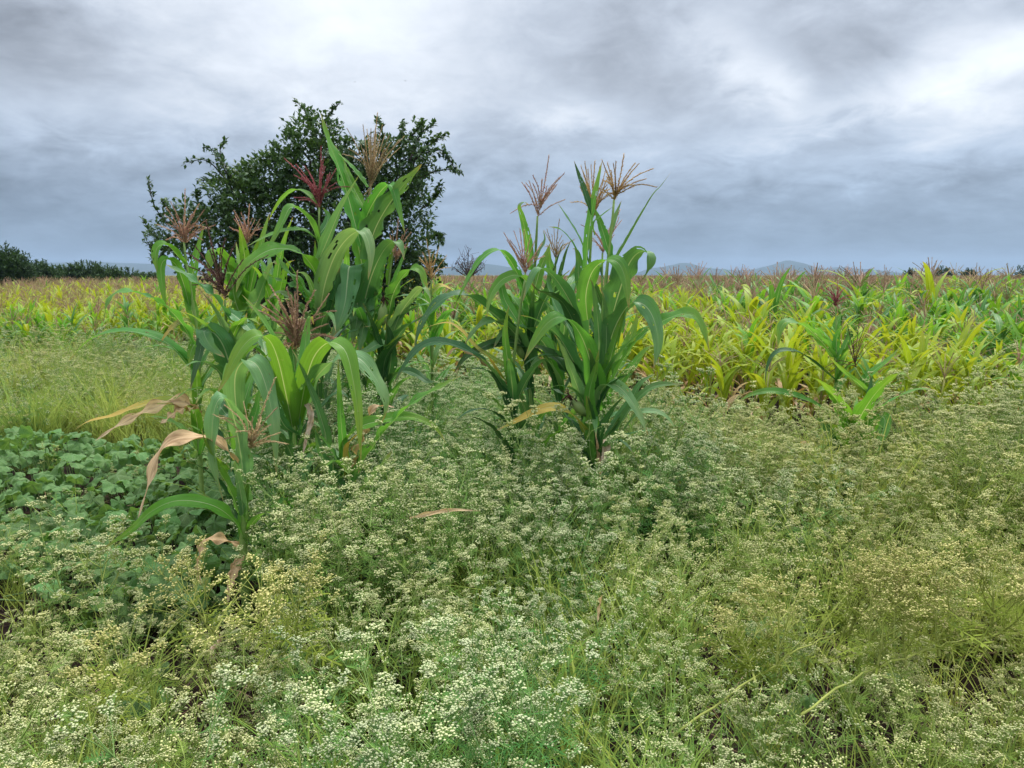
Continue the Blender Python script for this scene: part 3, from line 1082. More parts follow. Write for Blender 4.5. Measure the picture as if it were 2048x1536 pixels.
hero_plant('leftmost maize plant of the left clump with two long leaves arching left', 4.1,
           [(398, 880), (396, 800), (398, 700), (385, 600), (373, 530), (368, 485)],
           [('g', 25, -.3, .6, [(392, 700), (362, 645), (320, 605), (275, 586), (240, 583), (218, 600), (210, 628), (207, 650)]),
            ('g', 24, -.2, .5, [(400, 780), (380, 735), (340, 690), (290, 668), (240, 662), (195, 672), (165, 692), (135, 725)]),
            ('y', 18, -.1, .3, [(370, 530), (352, 508), (335, 491), (318, 492), (311, 510), (314, 545)]),
            ('y', 22, -.12, .2, [(378, 610), (368, 570), (352, 530), (332, 519), (322, 535), (326, 580), (334, 625)]),
            ('y', 24, .1, .3, [(384, 620), (382, 570), (396, 500), (408, 450)]),
            ('y', 24, .05, .3, [(392, 650), (375, 590), (362, 545), (358, 525)]),
            ('o', 14, -.1, .4, [(398, 665), (375, 642), (350, 650), (330, 672), (318, 692)]),
            ('o', 16, -.25, .5, [(398, 830), (370, 806), (320, 803), (270, 815), (225, 832), (180, 842), (148, 860)]),
            ('d', 20, -.3, .5, [(400, 825), (370, 804), (330, 808), (285, 826), (235, 852), (190, 882)]),
            ('d', 18, -.2, .4, [(400, 835), (375, 815), (352, 825), (335, 838), (315, 852)]),
            ('o', 18, -.1, .3, [(398, 850), (385, 830), (360, 812), (335, 808)]),
            ('y', 22, -.1, .2, [(398, 720), (390, 690), (382, 705), (379, 735)])],
           [((369, 488), (370, 378), [(335, 448), (342, 405), (352, 430), (388, 430), (408, 420), (430, 450), (420, 458), (332, 480), (405, 480), (345, 470), (412, 440), (358, 445), (382, 440)], 't_rose', .0042, 6, 'rose brown feathery tassel')],
           fill=3, seed=15, fillk='gy', fh=(.25, .7), flen=(.35, .5))

hero_plant('maize plant with a small reddish fan shaped tassel just right of the leftmost one', 4.6,
           [(490, 880), (490, 760), (490, 650), (492, 560), (493, 500)],
           [('y', 24, -.1, .2, [(493, 560), (490, 520), (484, 480), (478, 450)]),
            ('y', 38, -.15, .2, [(490, 640), (470, 580), (450, 520), (432, 502), (422, 520), (418, 560)]),
            ('y', 34, -.1, .3, [(492, 660), (470, 600), (460, 540), (440, 510), (425, 515)]),
            ('g', 22, .1, .3, [(494, 620), (505, 560), (520, 500), (535, 440), (540, 425)]),
            ('y', 26, .0, .2, [(492, 600), (500, 540), (515, 490), (525, 470)]),
            ('p', 30, -.1, .4, [(494, 640), (515, 600), (530, 560), (545, 525), (555, 530)]),
            ('y', 22, .1, .3, [(492, 640), (480, 590), (470, 560), (452, 550)])],
           [((494, 488), (499, 408), [(468, 438), (474, 430), (482, 425), (510, 440), (520, 448), (525, 455), (460, 455), (515, 470), (488, 432), (505, 436)], 't_rose', .0042, 5, 'small reddish fan shaped tassel')],
           fill=5, seed=16, fillk='gyb', fh=(.25, .85), flen=(.4, .6))

hero_plant('maize plant with a collapsed straw coloured tassel drooping over the front leaves', 4.0,
           [(600, 960), (596, 860), (594, 780), (592, 720), (592, 690)],
           [('g', 30, -.1, .3, [(596, 800), (570, 740), (540, 690), (510, 670)]),
            ('b', 24, .1, .3, [(596, 830), (630, 760), (660, 730), (690, 735)]),
            ('d', 14, -.08, .3, [(592, 700), (575, 690), (560, 700), (548, 715)])],
           [((593, 700), (594, 543), [(540, 570), (535, 600), (552, 590), (535, 630), (548, 640), (572, 600), (582, 590), (655, 648), (650, 632), (690, 690), (640, 680), (550, 665), (560, 650), (560, 690), (700, 685)], 't_straw', .0062, 14, 'collapsed straw coloured tassel')],
           fill=5, seed=17, fillk='gbk', fh=(.2, .8), flen=(.4, .6))

hero_plant('tall maize plant with a crimson tassel in the middle of the left clump', 4.3,
           [(640, 900), (638, 760), (637, 640), (638, 540), (638, 470), (638, 415)],
           [('g', 20, -.15, .3, [(638, 490), (622, 447), (598, 420), (580, 416), (566, 442), (546, 480), (528, 508)]),
            ('g', 11, .1, .3, [(638, 415), (615, 388), (590, 380), (566, 395), (548, 420), (537, 442)]),
            ('g', 15, -.15, .5, [(637, 480), (605, 461), (562, 463), (522, 478), (492, 494)]),
            ('y', 30, -.3, .45, [(640, 570), (624, 532), (600, 506), (572, 497), (540, 500), (508, 518), (484, 545), (472, 585)]),
            ('p', 22, -.1, .3, [(638, 520), (660, 468), (682, 415), (700, 382), (719, 349)]),
            ('p', 42, -.25, .35, [(640, 620), (652, 560), (672, 508), (698, 474), (722, 462), (736, 480), (741, 515), (736, 560)]),
            ('b', 18, .05, .2, [(638, 470), (652, 450), (656, 430), (645, 415)]),
            ('y', 15, .05, .2, [(638, 580), (632, 520), (630, 480)]),
            ('y', 14, .1, .4, [(637, 620), (622, 570), (608, 547), (585, 545)]),
            ('g', 36, -.1, .3, [(640, 660), (612, 600), (590, 575), (555, 560), (520, 540)]),
            ('g', 26, -.05, .3, [(640, 640), (600, 570), (570, 540), (545, 500), (520, 492)]),
            ('k', 34, .0, .2, [(640, 700), (655, 640), (672, 580), (680, 530)]),
            ('p', 40, -.1, .3, [(640, 720), (620, 660), (595, 610), (560, 585), (535, 600)])],
           [((638, 418), (642, 293), [(588, 350), (598, 345), (612, 355), (672, 338), (660, 345), (650, 335), (706, 374), (590, 395), (598, 400), (640, 338), (655, 350), (618, 345)], 't_red', .0048, 6, 'crimson tassel')],
           fill=5, seed=18, fillk='gbk', fh=(.2, .65), flen=(.45, .65))

hero_plant('tallest maize plant with a bushy tan tassel at the top of the left clump', 4.5,
           [(738, 880), (736, 760), (735, 640), (736, 520), (738, 430), (742, 375)],
           [('g', 34, .05, .2, [(724, 500), (708, 440), (692, 380), (674, 325), (656, 280), (641, 225)]),
            ('y', 18, .1, .3, [(732, 420), (712, 385), (692, 340), (676, 303), (670, 290)]),
            ('g', 16, .0, .3, [(734, 375), (706, 338), (690, 320), (676, 306)]),
            ('g', 24, -.1, .3, [(722, 460), (740, 418), (762, 382), (780, 370), (790, 392), (800, 430), (810, 468)]),
            ('b', 44, -.05, .3, [(736, 520), (748, 465), (772, 418), (798, 382), (820, 355), (844, 328)]),
            ('b', 64, -.3, .3, [(730, 620), (715, 560), (700, 532), (695, 560), (690, 605), (678, 645), (660, 680)]),
            ('b', 52, -.25, .3, [(722, 660), (730, 600), (744, 550), (762, 510), (780, 487), (796, 484), (804, 500), (808, 520)]),
            ('b', 44, -.2, .3, [(726, 560), (716, 590), (714, 640), (704, 690)]),
            ('b', 38, -.2, .3, [(730, 570), (732, 620), (724, 670), (718, 710)]),
            ('g', 34, .05, .2, [(730, 560), (716, 490), (706, 430), (696, 400)]),
            ('k', 40, .05, .2, [(732, 640), (700, 590), (680, 545), (678, 520)]),
            ('g', 30, .1, .2, [(738, 640), (750, 580), (765, 530), (780, 500)])],
           [((741, 378), (755, 226), [(726, 250), (734, 258), (742, 258), (748, 262), (770, 270), (782, 285), (792, 290), (722, 290), (800, 295), (730, 275), (765, 250), (775, 300), (738, 285), (760, 280), (728, 300), (745, 275), (752, 262), (735, 400), (728, 390), (736, 405)], 't_tan', .0042, 10, 'bushy tan tassel')],
           [(752, 590, 742, 540)], fill=5, seed=19, fillk='gbk', fh=(.2, .6), flen=(.45, .65))

hero_plant('maize plant with a dark silked ear on the right side of the left clump', 4.4,
           [(775, 860), (772, 760), (774, 660), (778, 560), (786, 510), (790, 500)],
           [('g', 26, -.12, .3, [(776, 640), (786, 590), (806, 553), (828, 536), (844, 545), (855, 578)]),
            ('p', 26, -.12, .3, [(778, 690), (800, 630), (826, 592), (846, 575), (858, 590), (862, 610)]),
            ('g', 16, .05, .2, [(778, 600), (796, 545), (812, 500), (818, 480)]),
            ('y', 14, .0, .2, [(776, 570), (782, 520), (784, 488)]),
            ('k', 26, -.2, .45, [(765, 760), (772, 715), (798, 680), (825, 663), (838, 652)]),
            ('p', 22, -.15, .3, [(776, 720), (760, 690), (735, 700), (710, 705)]),
            ('k', 28, -.1, .2, [(775, 760), (782, 720), (780, 670), (770, 642)]),
            ('k', 20, -.2, .4, [(772, 770), (790, 750), (812, 742), (835, 750), (860, 765), (885, 758)]),
            ('g', 28, .0, .2, [(772, 680), (762, 630), (764, 570), (772, 520)]),
            ('b', 24, -.1, .3, [(776, 700), (810, 655), (838, 640), (858, 620)]),
            ('k', 22, -.1, .3, [(774, 830), (760, 800), (742, 790), (728, 810)])],
           [((791, 525), (797, 438), [(780, 470), (785, 462), (805, 470), (812, 478), (808, 490), (776, 485), (800, 500)], 't_rose', .0042, 5, 'reddish tassel half hidden by leaves')],
           [(764, 650, 767, 606)], fill=6, seed=20, fillk='kbg', fh=(.15, .7), flen=(.4, .6))

hero_plant('slim maize plant with an orange brown tassel at the right edge of the left clump', 5.0,
           [(866, 820), (864, 720), (862, 640), (862, 590), (863, 560)],
           [('g', 14, .05, .3, [(862, 620), (852, 580), (842, 555), (838, 545)]),
            ('g', 16, -.1, .3, [(864, 660), (850, 620), (838, 600), (820, 600)]),
            ('o', 11, .05, .4, [(863, 590), (880, 572), (900, 578), (912, 590)]),
            ('g', 18, -.1, .3, [(864, 650), (856, 610), (848, 590), (838, 598), (834, 630)]),
            ('g', 20, -.1, .3, [(865, 690), (885, 640), (905, 620), (930, 622)])],
           [((863, 560), (853, 478), [(838, 520), (845, 505), (860, 500), (868, 505), (870, 520), (834, 530), (848, 510)], 't_gold', .0042, 4, 'orange brown tassel')],
           fill=3, seed=22, fillk='gp', fh=(.3, .85), flen=(.3, .45))

hero_plant('leaning maize plant with one long rolled leaf reaching right over the weeds', 3.3,
           [(700, 1050), (704, 990), (712, 930), (718, 900)],
           [('g', 30, -.15, .3, [(708, 960), (728, 920), (770, 862), (818, 812), (868, 780), (925, 750)]),
            ('y', 28, -.05, .6, [(706, 970), (692, 890), (720, 855), (755, 843), (790, 835), (830, 835), (870, 855), (893, 888)]),
            ('g', 22, -.1, .15, [(700, 1000), (688, 910), (682, 840), (678, 780), (676, 715)]),
            ('o', 17, -.08, .5, [(704, 990), (692, 905), (705, 878), (730, 858)]),
            ('b', 22, -.1, .3, [(702, 1000), (660, 940), (640, 900), (630, 850)]),
            ('d', 20, .05, .4, [(706, 960), (740, 830), (765, 812), (790, 815)]),
            ('p', 30, -.1, .4, [(706, 1000), (735, 970), (765, 930), (785, 900)])],
           (), fill=3, seed=23, fillk='gb', fh=(.2, .8), flen=(.3, .45))

# ---- right clump
hero_plant('tallest front maize plant of the right clump with a golden spreading tassel', 3.7,
           [(1192, 1000), (1190, 920), (1190, 840), (1193, 760), (1200, 680), (1208, 600), (1216, 520), (1224, 450), (1228, 400)],
           [('g', 44, -.3, .35, [(1192, 820), (1186, 750), (1170, 690), (1148, 650), (1122, 634), (1096, 645), (1070, 680), (1048, 722)]),
            ('g', 24, .0, .2, [(1170, 560), (1176, 480), (1184, 420), (1194, 370), (1204, 322)]),
            ('k', 14, .05, .2, [(1184, 430), (1170, 385), (1156, 345), (1148, 321)]),
            ('g', 22, .05, .2, [(1222, 520), (1208, 470), (1195, 432), (1184, 412)]),
            ('y', 11, .0, .2, [(1190, 470), (1188, 446), (1205, 430), (1229, 411)]),
            ('b', 22, -.05, .3, [(1222, 560), (1232, 522), (1254, 482), (1278, 438), (1306, 390), (1322, 372), (1342, 344)]),
            ('p', 11, .05, .2, [(1221, 470), (1230, 435), (1243, 401)]),
            ('g', 38, -.2, .3, [(1175, 640), (1172, 590), (1184, 545), (1208, 522), (1234, 524), (1250, 555), (1258, 618)]),
            ('b', 44, -.15, .3, [(1222, 640), (1240, 580), (1258, 528), (1280, 504), (1300, 512), (1292, 545), (1278, 568)]),
            ('b', 44, -.25, .35, [(1210, 720), (1230, 655), (1258, 610), (1285, 608), (1306, 635), (1316, 685), (1307, 738)]),
            ('g', 30, -.2, .5, [(1215, 790), (1238, 735), (1268, 690), (1305, 655), (1350, 631), (1385, 628), (1405, 655), (1420, 706)]),
            ('b', 24, -.1, .25, [(1205, 780), (1212, 700), (1212, 630), (1206, 590), (1200, 578)]),
            ('b', 24, -.12, .25, [(1196, 760), (1198, 680), (1192, 610), (1184, 565), (1176, 560)]),
            ('g', 26, -.1, .25, [(1200, 800), (1220, 720), (1240, 650), (1252, 612)]),
            ('p', 28, -.25, .4, [(1192, 830), (1204, 780), (1225, 768), (1250, 785), (1275, 822), (1297, 872)]),
            ('b', 22, -.1, .4, [(1210, 930), (1240, 850), (1278, 795), (1315, 770), (1368, 769)]),
            ('b', 22, .05, .4, [(1215, 870), (1255, 815), (1280, 768), (1312, 747)]),
            ('p', 14, -.1, .5, [(1225, 900), (1270, 832), (1305, 822), (1335, 835), (1354, 866)]),
            ('o', 24, -.25, .5, [(1188, 920), (1168, 860), (1140, 826), (1105, 814), (1062, 826), (1025, 845), (993, 861)]),
            ('k', 22, -.1, .2, [(1190, 930), (1200, 870), (1225, 820), (1250, 790)]),
            ('g', 26, -.15, .2, [(1192, 960), (1180, 900), (1178, 840), (1172, 790)]),
            ('w', 22, -.15, .3, [(1196, 930), (1212, 900), (1216, 880), (1208, 915), (1202, 955)]),
            ('d', 10, -.1, .2, [(1200, 960), (1196, 900), (1190, 862)]),
            ('g', 28, -.2, .2, [(1194, 880), (1178, 800), (1190, 740), (1198, 700)]),
            ('p', 26, -.15, .3, [(1192, 870), (1165, 800), (1142, 740), (1122, 690), (1108, 668)]),
            ('k', 22, -.05, .3, [(1186, 960), (1160, 900), (1138, 868), (1110, 880)])],
           [((1229, 402), (1248, 309), [(1204, 320), (1215, 325), (1232, 322), (1277, 328), (1306, 337), (1293, 357), (1314, 374), (1262, 345), (1212, 390), (1222, 340)], 't_gold', .0046, 3, 'golden brown tassel spread wide')],
           [(1172, 830, 1145, 800)], fill=5, seed=31, fillk='bkg', fh=(.1, .5), flen=(.4, .55))

hero_plant('maize plant of the right clump with a dense tassel behind sword shaped leaves', 3.9,
           [(1172, 980), (1172, 860), (1174, 740), (1176, 620), (1180, 520), (1184, 435)],
           [('b', 18, .0, .2, [(1178, 530), (1160, 480), (1140, 445), (1115, 405)]),
            ('b', 22, -.1, .2, [(1172, 610), (1158, 560), (1156, 520), (1150, 497), (1145, 500)]),
            ('g', 13, -.05, .4, [(1174, 560), (1148, 492), (1122, 460), (1096, 453)]),
            ('b', 30, -.2, .3, [(1172, 700), (1150, 625), (1118, 567), (1092, 541), (1072, 541), (1057, 570), (1045, 604)]),
            ('k', 26, -.15, .3, [(1174, 720), (1150, 650), (1120, 600), (1075, 580), (1060, 560)]),
            ('b', 36, -.1, .3, [(1174, 780), (1140, 710), (1110, 665), (1072, 640), (1040, 630)]),
            ('k', 30, .0, .3, [(1174, 820), (1130, 740), (1090, 700), (1060, 690)]),
            ('k', 10, -.1, .2, [(1174, 590), (1195, 530), (1205, 555), (1225, 570)]),
            ('b', 30, .05, .3, [(1174, 740), (1140, 660), (1110, 610), (1095, 560), (1110, 530)])],
           [((1186, 437), (1190, 322), [(1162, 332), (1170, 325), (1176, 338), (1200, 332), (1210, 345), (1218, 350), (1164, 380), (1160, 352), (1172, 425), (1206, 360), (1182, 330), (1213, 370)], 't_gold', .0044, 5, 'dense upright tan tassel')],
           fill=5, seed=32, fillk='bkg', fh=(.1, .6), flen=(.45, .6))

hero_plant('maize plant left in the right clump with a tall reddish tassel spike', 4.1,
           [(1062, 960), (1062, 830), (1060, 700), (1066, 580), (1072, 490), (1075, 432)],
           [('g', 20, -.05, .3, [(1060, 540), (1054, 480), (1044, 435), (1038, 412), (1048, 404), (1058, 410)]),
            ('g', 16, -.25, .5, [(1058, 610), (1035, 548), (1010, 508), (988, 501), (962, 518), (940, 550), (922, 586), (906, 617)]),
            ('g', 24, -.3, .4, [(1070, 590), (1042, 553), (1010, 556), (988, 578), (977, 605), (974, 634)]),
            ('k', 28, -.35, .5, [(1060, 720), (1020, 660), (975, 618), (935, 592), (895, 594), (862, 622), (838, 664), (826, 720)]),
            ('b', 30, -.25, .5, [(1072, 750), (1045, 690), (1012, 650), (978, 641), (950, 660), (928, 690)]),
            ('k', 24, -.2, .55, [(1100, 720), (1060, 694), (1010, 684), (965, 695), (930, 715), (905, 750)]),
            ('g', 26, .1, .3, [(1064, 600), (1080, 540), (1096, 500), (1100, 486)]),
            ('b', 22, .0, .3, [(1068, 560), (1076, 510), (1090, 480), (1086, 460)]),
            ('g', 30, .05, .2, [(1064, 640), (1048, 580), (1030, 540), (1015, 525)]),
            ('b', 30, -.1, .3, [(1066, 660), (1090, 600), (1120, 560), (1140, 540)]),
            ('k', 10, -.1, .3, [(1068, 640), (1100, 560), (1125, 490), (1130, 480)]),
            ('y', 26, .05, .2, [(1064, 680), (1030, 620), (1010, 580), (1012, 560)])],
           [((1076, 432), (1098, 311), [(1052, 366), (1058, 361), (1066, 367), (1094, 372), (1110, 371), (1114, 369), (1130, 399), (1022, 426), (1085, 360), (1100, 385)], 't_rose', .0044, 2, 'open reddish tassel with a tall thin spike')],
           [(1045, 715, 1034, 672)], fill=6, seed=33, fillk='kbg', fh=(.15, .7), flen=(.4, .6))

hero_plant('low dark maize plant with orange tipped leaves sweeping left from the right clump', 3.9,
           [(1030, 950), (1030, 870), (1028, 790), (1026, 740), (1040, 620), (1050, 560)],
           [('k', 24, -.2, .55, [(1028, 800), (985, 742), (940, 704), (895, 686), (858, 686), (828, 705), (800, 745), (785, 775)]),
            ('o', 11, -.1, .5, [(1020, 770), (1000, 750), (978, 716), (952, 696)]),
            ('o', 9, .1, .5, [(1030, 740), (960, 700), (925, 662), (895, 645), (850, 655)]),
            ('d', 10, -.05, .5, [(1025, 780), (960, 720), (925, 700), (905, 700), (885, 730)]),
            ('k', 20, -.15, .5, [(1028, 840), (1000, 770), (970, 740), (930, 738)]),
            ('g', 22, -.1, .3, [(1028, 800), (1015, 720), (1010, 660), (1018, 610)]),
            ('b', 22, -.1, .3, [(1030, 810), (1060, 750), (1088, 720), (1118, 712)]),
            ('g', 20, .1, .4, [(1040, 650), (1010, 600), (1000, 560), (990, 590)])],
           [((1052, 548), (1040, 458), [(1008, 466), (1028, 462), (1020, 480), (1062, 470), (1048, 460), (1056, 500), (1030, 500)], 't_rose', .0042, 4, 'reddish brown loose tassel')],
           fill=4, seed=34, fillk='kbg', fh=(.1, .6), flen=(.35, .55))

hero_plant('maize plant in the back of the right clump with a pale slender tassel', 4.5,
           [(1112, 900), (1110, 760), (1110, 640), (1110, 560), (1112, 515)],
           [('g', 26, .05, .2, [(1110, 620), (1104, 560), (1098, 520), (1098, 488)]),
            ('b', 34, -.1, .3, [(1110, 660), (1130, 600), (1150, 555), (1156, 520)]),
            ('b', 30, -.1, .3, [(1110, 680), (1125, 620), (1140, 560), (1150, 530)]),
            ('g', 30, .0, .3, [(1110, 700), (1085, 640), (1062, 600), (1040, 600)]),
            ('k', 12, -.1, .2, [(1110, 620), (1118, 560), (1130, 510), (1142, 480)])],
           [((1112, 518), (1119, 438), [(1098, 478), (1104, 470), (1126, 480), (1136, 485), (1094, 490), (1130, 495)], 't_tan', .0038, 3, 'pale slender tassel')],
           fill=5, seed=35, fillk='gb', fh=(.3, .85), flen=(.4, .55))

hero_plant('maize plant half hidden in the right clump with a thin drooping pinkish tassel', 4.4,
           [(1215, 900), (1212, 760), (1208, 640), (1204, 560), (1205, 505)],
           [('g', 28, .1, .3, [(1210, 700), (1235, 640), (1262, 600), (1290, 590)]),
            ('y', 30, .2, .2, [(1214, 760), (1250, 700), (1270, 650), (1275, 620)]),
            ('k', 26, .1, .2, [(1212, 720), (1190, 660), (1170, 610), (1160, 580)]),
            ('g', 24, .1, .2, [(1212, 800), (1260, 740), (1290, 700), (1310, 690)])],
           [((1205, 508), (1240, 420), [(1188, 462), (1193, 470), (1222, 452), (1232, 455), (1228, 470), (1192, 490), (1216, 460)], 't_rose', .0042, 3, 'thin drooping pinkish tassel')],
           fill=5, seed=36, fillk='gkb', fh=(.2, .8), flen=(.35, .5))

hero_plant('leafy maize plant without tassel deep between the crimson and the rose tassels', 4.7,
           [(545, 900), (545, 760), (548, 640), (552, 560)],
           [('y', 26, -.1, .3, [(548, 640), (560, 580), (575, 530), (590, 520)]), ('g', 24, .05, .3, [(548, 620), (535, 560), (520, 520), (505, 520)]),
            ('p', 24, -.1, .3, [(548, 700), (575, 650), (600, 620), (620, 640)])],
           (), fill=7, seed=51, fillk='gypb', fh=(.3, .95), flen=(.4, .6))

hero_plant('leafy maize plant without tassel deep behind the hanging blue green leaves', 4.7,
           [(690, 900), (690, 760), (692, 640), (695, 560)],
           [('g', 26, -.05, .3, [(692, 660), (675, 600), (660, 560), (650, 560)]), ('k', 26, .05, .3, [(692, 640), (710, 580), (730, 550)])],
           (), fill=6, seed=52, fillk='gkb', fh=(.3, .9), flen=(.4, .6))

hero_plant('leafy maize plant without tassel in the middle of the right clump', 4.2,
           [(1120, 960), (1122, 820), (1126, 700), (1130, 610)],
           [('b', 26, -.25, .4, [(1124, 760), (1090, 690), (1050, 655), (1010, 660), (985, 700)]), ('g', 26, -.1, .3, [(1126, 700), (1150, 640), (1165, 600)]),
            ('p', 22, -.25, .4, [(1124, 780), (1095, 730), (1075, 720), (1055, 750)])],
           (), fill=6, seed=53, fillk='gbk', fh=(.25, .95), flen=(.4, .6))

# ---- lone plants among the weeds at right
hero_plant('lone young maize plant among the weeds at right with broad leaves in a rosette', 4.7,
           [(1702, 990), (1702, 940), (1704, 900), (1708, 870)],
           [('y', 36, -.3, .4, [(1702, 900), (1716, 845), (1745, 795), (1778, 760), (1805, 746), (1822, 760)]),
            ('y', 32, -.3, .4, [(1706, 890), (1692, 835), (1668, 792), (1642, 764), (1608, 750)]),
            ('g', 24, -.3, .5, [(1712, 890), (1745, 830), (1795, 795), (1838, 778), (1872, 781)]),
            ('y', 28, -.25, .4, [(1704, 910), (1688, 885), (1668, 850), (1660, 842)]),
            ('g', 32, -.3, .3, [(1712, 900), (1738, 855), (1760, 832), (1770, 845), (1756, 890), (1738, 925)]),
            ('g', 30, -.2, .4, [(1706, 880), (1680, 820), (1655, 782), (1640, 778), (1632, 795)]),
            ('k', 20, .1, .3, [(1706, 870), (1735, 800), (1742, 760), (1735, 745)]),
            ('k', 24, -.15, .4, [(1702, 930), (1670, 890), (1645, 845), (1610, 830)]),
            ('b', 26, -.15, .4, [(1702, 940), (1670, 900), (1630, 870), (1600, 850)]),
            ('o', 14, .1, .4, [(1704, 890), (1700, 840), (1720, 825)])],
           (), fill=4, seed=41, fillk='gy', fh=(.4, .9), flen=(.3, .45), group='lone maize among the weeds')

hero_plant('lone maize plant at right with a wide red tassel and a bent leaf', 6.2,
           [(1672, 900), (1672, 780), (1672, 700), (1672, 640), (1670, 612)],
           [('g', 26, -.15, .5, [(1668, 715), (1640, 680), (1606, 650), (1578, 642), (1562, 655), (1554, 700)]),
            ('b', 20, -.1, .2, [(1675, 730), (1690, 695), (1698, 670), (1690, 658)]),
            ('g', 18, -.05, .2, [(1672, 710), (1674, 675), (1682, 655), (1690, 650)]),
            ('k', 12, -.1, .5, [(1670, 760), (1610, 712), (1575, 700), (1548, 708), (1533, 740), (1531, 772)]),
            ('g', 20, -.2, .5, [(1670, 830), (1600, 795), (1545, 782), (1505, 788), (1472, 805)]),
            ('g', 16, .05, .2, [(1672, 660), (1676, 640), (1684, 625)])],
           [((1671, 614), (1676, 560), [(1636, 575), (1642, 590), (1652, 575), (1690, 575), (1705, 590), (1700, 598), (1662, 570), (1680, 590)], 't_red', .0050, 4, 'wide red tassel')],
           fill=3, seed=42, fillk='gy', fh=(.3, .8), flen=(.35, .5), group='lone maize among the weeds')

hero_plant('bent maize plant with two purple spikes standing up beside the rosette plant', 5.8,
           [(1755, 900), (1750, 820), (1742, 775), (1722, 755), (1710, 735)],
           [('y', 16, .05, .4, [(1745, 790), (1730, 760), (1775, 720), (1800, 695)]),
            ('g', 16, -.1, .4, [(1748, 800), (1720, 770), (1690, 745), (1660, 715)]),
            ('o', 14, -.1, .4, [(1750, 830), (1725, 800), (1705, 790)])],
           [((1712, 738), (1695, 650), [(1718, 648), (1738, 650), (1728, 655), (1752, 672), (1660, 745), (1680, 752), (1650, 735)], 't_dark', .0040, 2, 'purple tassel with upright spikes')],
           fill=3, seed=43, fillk='gy', fh=(.3, .8), flen=(.3, .45), group='lone maize among the weeds')

hero_plant('low dark leaved maize plant sunk in the weeds below the rosette plant', 3.9,
           [(1672, 1090), (1672, 1050), (1672, 1010)],
           [('k', 24, -.12, .5, [(1672, 1030), (1690, 985), (1715, 962), (1750, 948)]),
            ('k', 26, -.12, .3, [(1670, 1040), (1655, 1000), (1632, 965), (1618, 945)]),
            ('k', 30, -.12, .4, [(1672, 1035), (1668, 1000), (1672, 975), (1682, 955)]),
            ('g', 20, -.1, .4, [(1674, 1040), (1700, 1000), (1720, 985)])],
           (), fill=3, seed=44, fillk='kg', fh=(.3, .9), flen=(.25, .4), group='lone maize among the weeds')

# ------------------------------------------------------------------ field maize
STORE = bpy.data.collections.new('prototypes')      # not linked to the scene


def field_plant_parts(seed, bare, cls):
    """meshes of one stunted maize plant of height 1 (scaled on placing)"""
    r = random.Random(seed)
    lm = {'y': M['fy'], 'l': M['fl'], 'g': M['fg']}[cls]
    hs = 0.80 if bare else 0.74
    lean = Vector((r.uniform(-.06, .06), r.uniform(-.06, .06), 0))
    c = [Vector((0, 0, -.03)) + (lean * t + Vector((0, 0, hs * t))) for t in (0, .25, .5, .75, 1)]
    sb = MB()
    sb.tube(c, [.016, .014, .012, .009, .006], 5)
    leaves = []
    nl = r.randint(9, 12)
    a0 = r.uniform(0, 6.28)
    for i in range(nl):
        f = 0.10 + (0.78 if bare else 0.66) * i / nl
        p0 = lean * f + Vector((0, 0, hs * f))
        a_ = a0 + (i % 2) * math.pi + r.uniform(-.6, .6)
        ln = r.uniform(.46, .70) * (1 - .35 * abs(f - .5))
        q, Wq = arch_leaf(p0, a_, ln, R(r.uniform(66, 86)), R(r.uniform(40, 150)), 9, r.uniform(-.2, .2))
        mb = MB()
        hwm = r.uniform(.024, .042)
        blade(mb, q, Wq, [hwm * wprof(k / 9) for k in range(10)], 0, 2, .35)
        dead = i < 3 and r.random() < .55
        leaves.append((mb, M['d'] if dead else (M['fy'] if (cls == 'l' and r.random() < .25) else lm)))
    tb = MB()
    b0 = c[-1]
    top = b0 + Vector((lean.x, lean.y, 1 - hs))
    brs = [top]
    for k in range(r.randint(7, 12)):
        a_ = r.uniform(0, 6.28)
        e = R(r.uniform(25, 70))
        ln = r.uniform(.13, .21)
        brs.append(b0 + Vector((math.cos(a_) * math.cos(e), math.sin(a_) * math.cos(e), math.sin(e) + .1)) * ln * 1.15 + Vector((0, 0, r.uniform(0, .05))))
    if bare:
        brs = []
        for k in range(3):
            q, Wq = arch_leaf(b0 - Vector((0, 0, .06)), r.uniform(0, 6.28), r.uniform(.28, .42), R(r.uniform(72, 86)), R(r.uniform(20, 90)), 9, r.uniform(-.2, .2))
            mb = MB()
            hwm = r.uniform(.022, .034)
            blade(mb, q, Wq, [hwm * wprof(k_ / 9) for k_ in range(10)], 0, 2, .35)
            leaves.append((mb, lm))
    for k, e_ in enumerate(brs):
        s0 = b0 + Vector((0, 0, r.uniform(0, .05)))
        pts = cat_rom([s0, s0.lerp(e_, .5) + Vector((0, 0, .02)), e_], 9)
        tb.tube(pts, [(.0040 if i % 2 else .0022) * (1.4 if k == 0 else 1) for i in range(10)], 3, 0, False)
    tm = M[r.choice(['t_rose', 't_field', 't_field', 't_dark', 't_tan'])]
    return sb, leaves, tb, tm


def merge_mesh(name, pieces):
    """pieces = [(MB, material)] -> one mesh with several materials"""
    out = MB()
    mats = []
    for mb, mt in pieces:
        if mt not in mats:
            mats.append(mt)
        k = mats.index(mt)
        o = len(out.v)
        out.v += mb.v
        out.uv += mb.uv
        out.f += [tuple(i + o for i in f) for f in mb.f]
        out.m += [k] * len(mb.f)
    return out.mesh(name, mats)


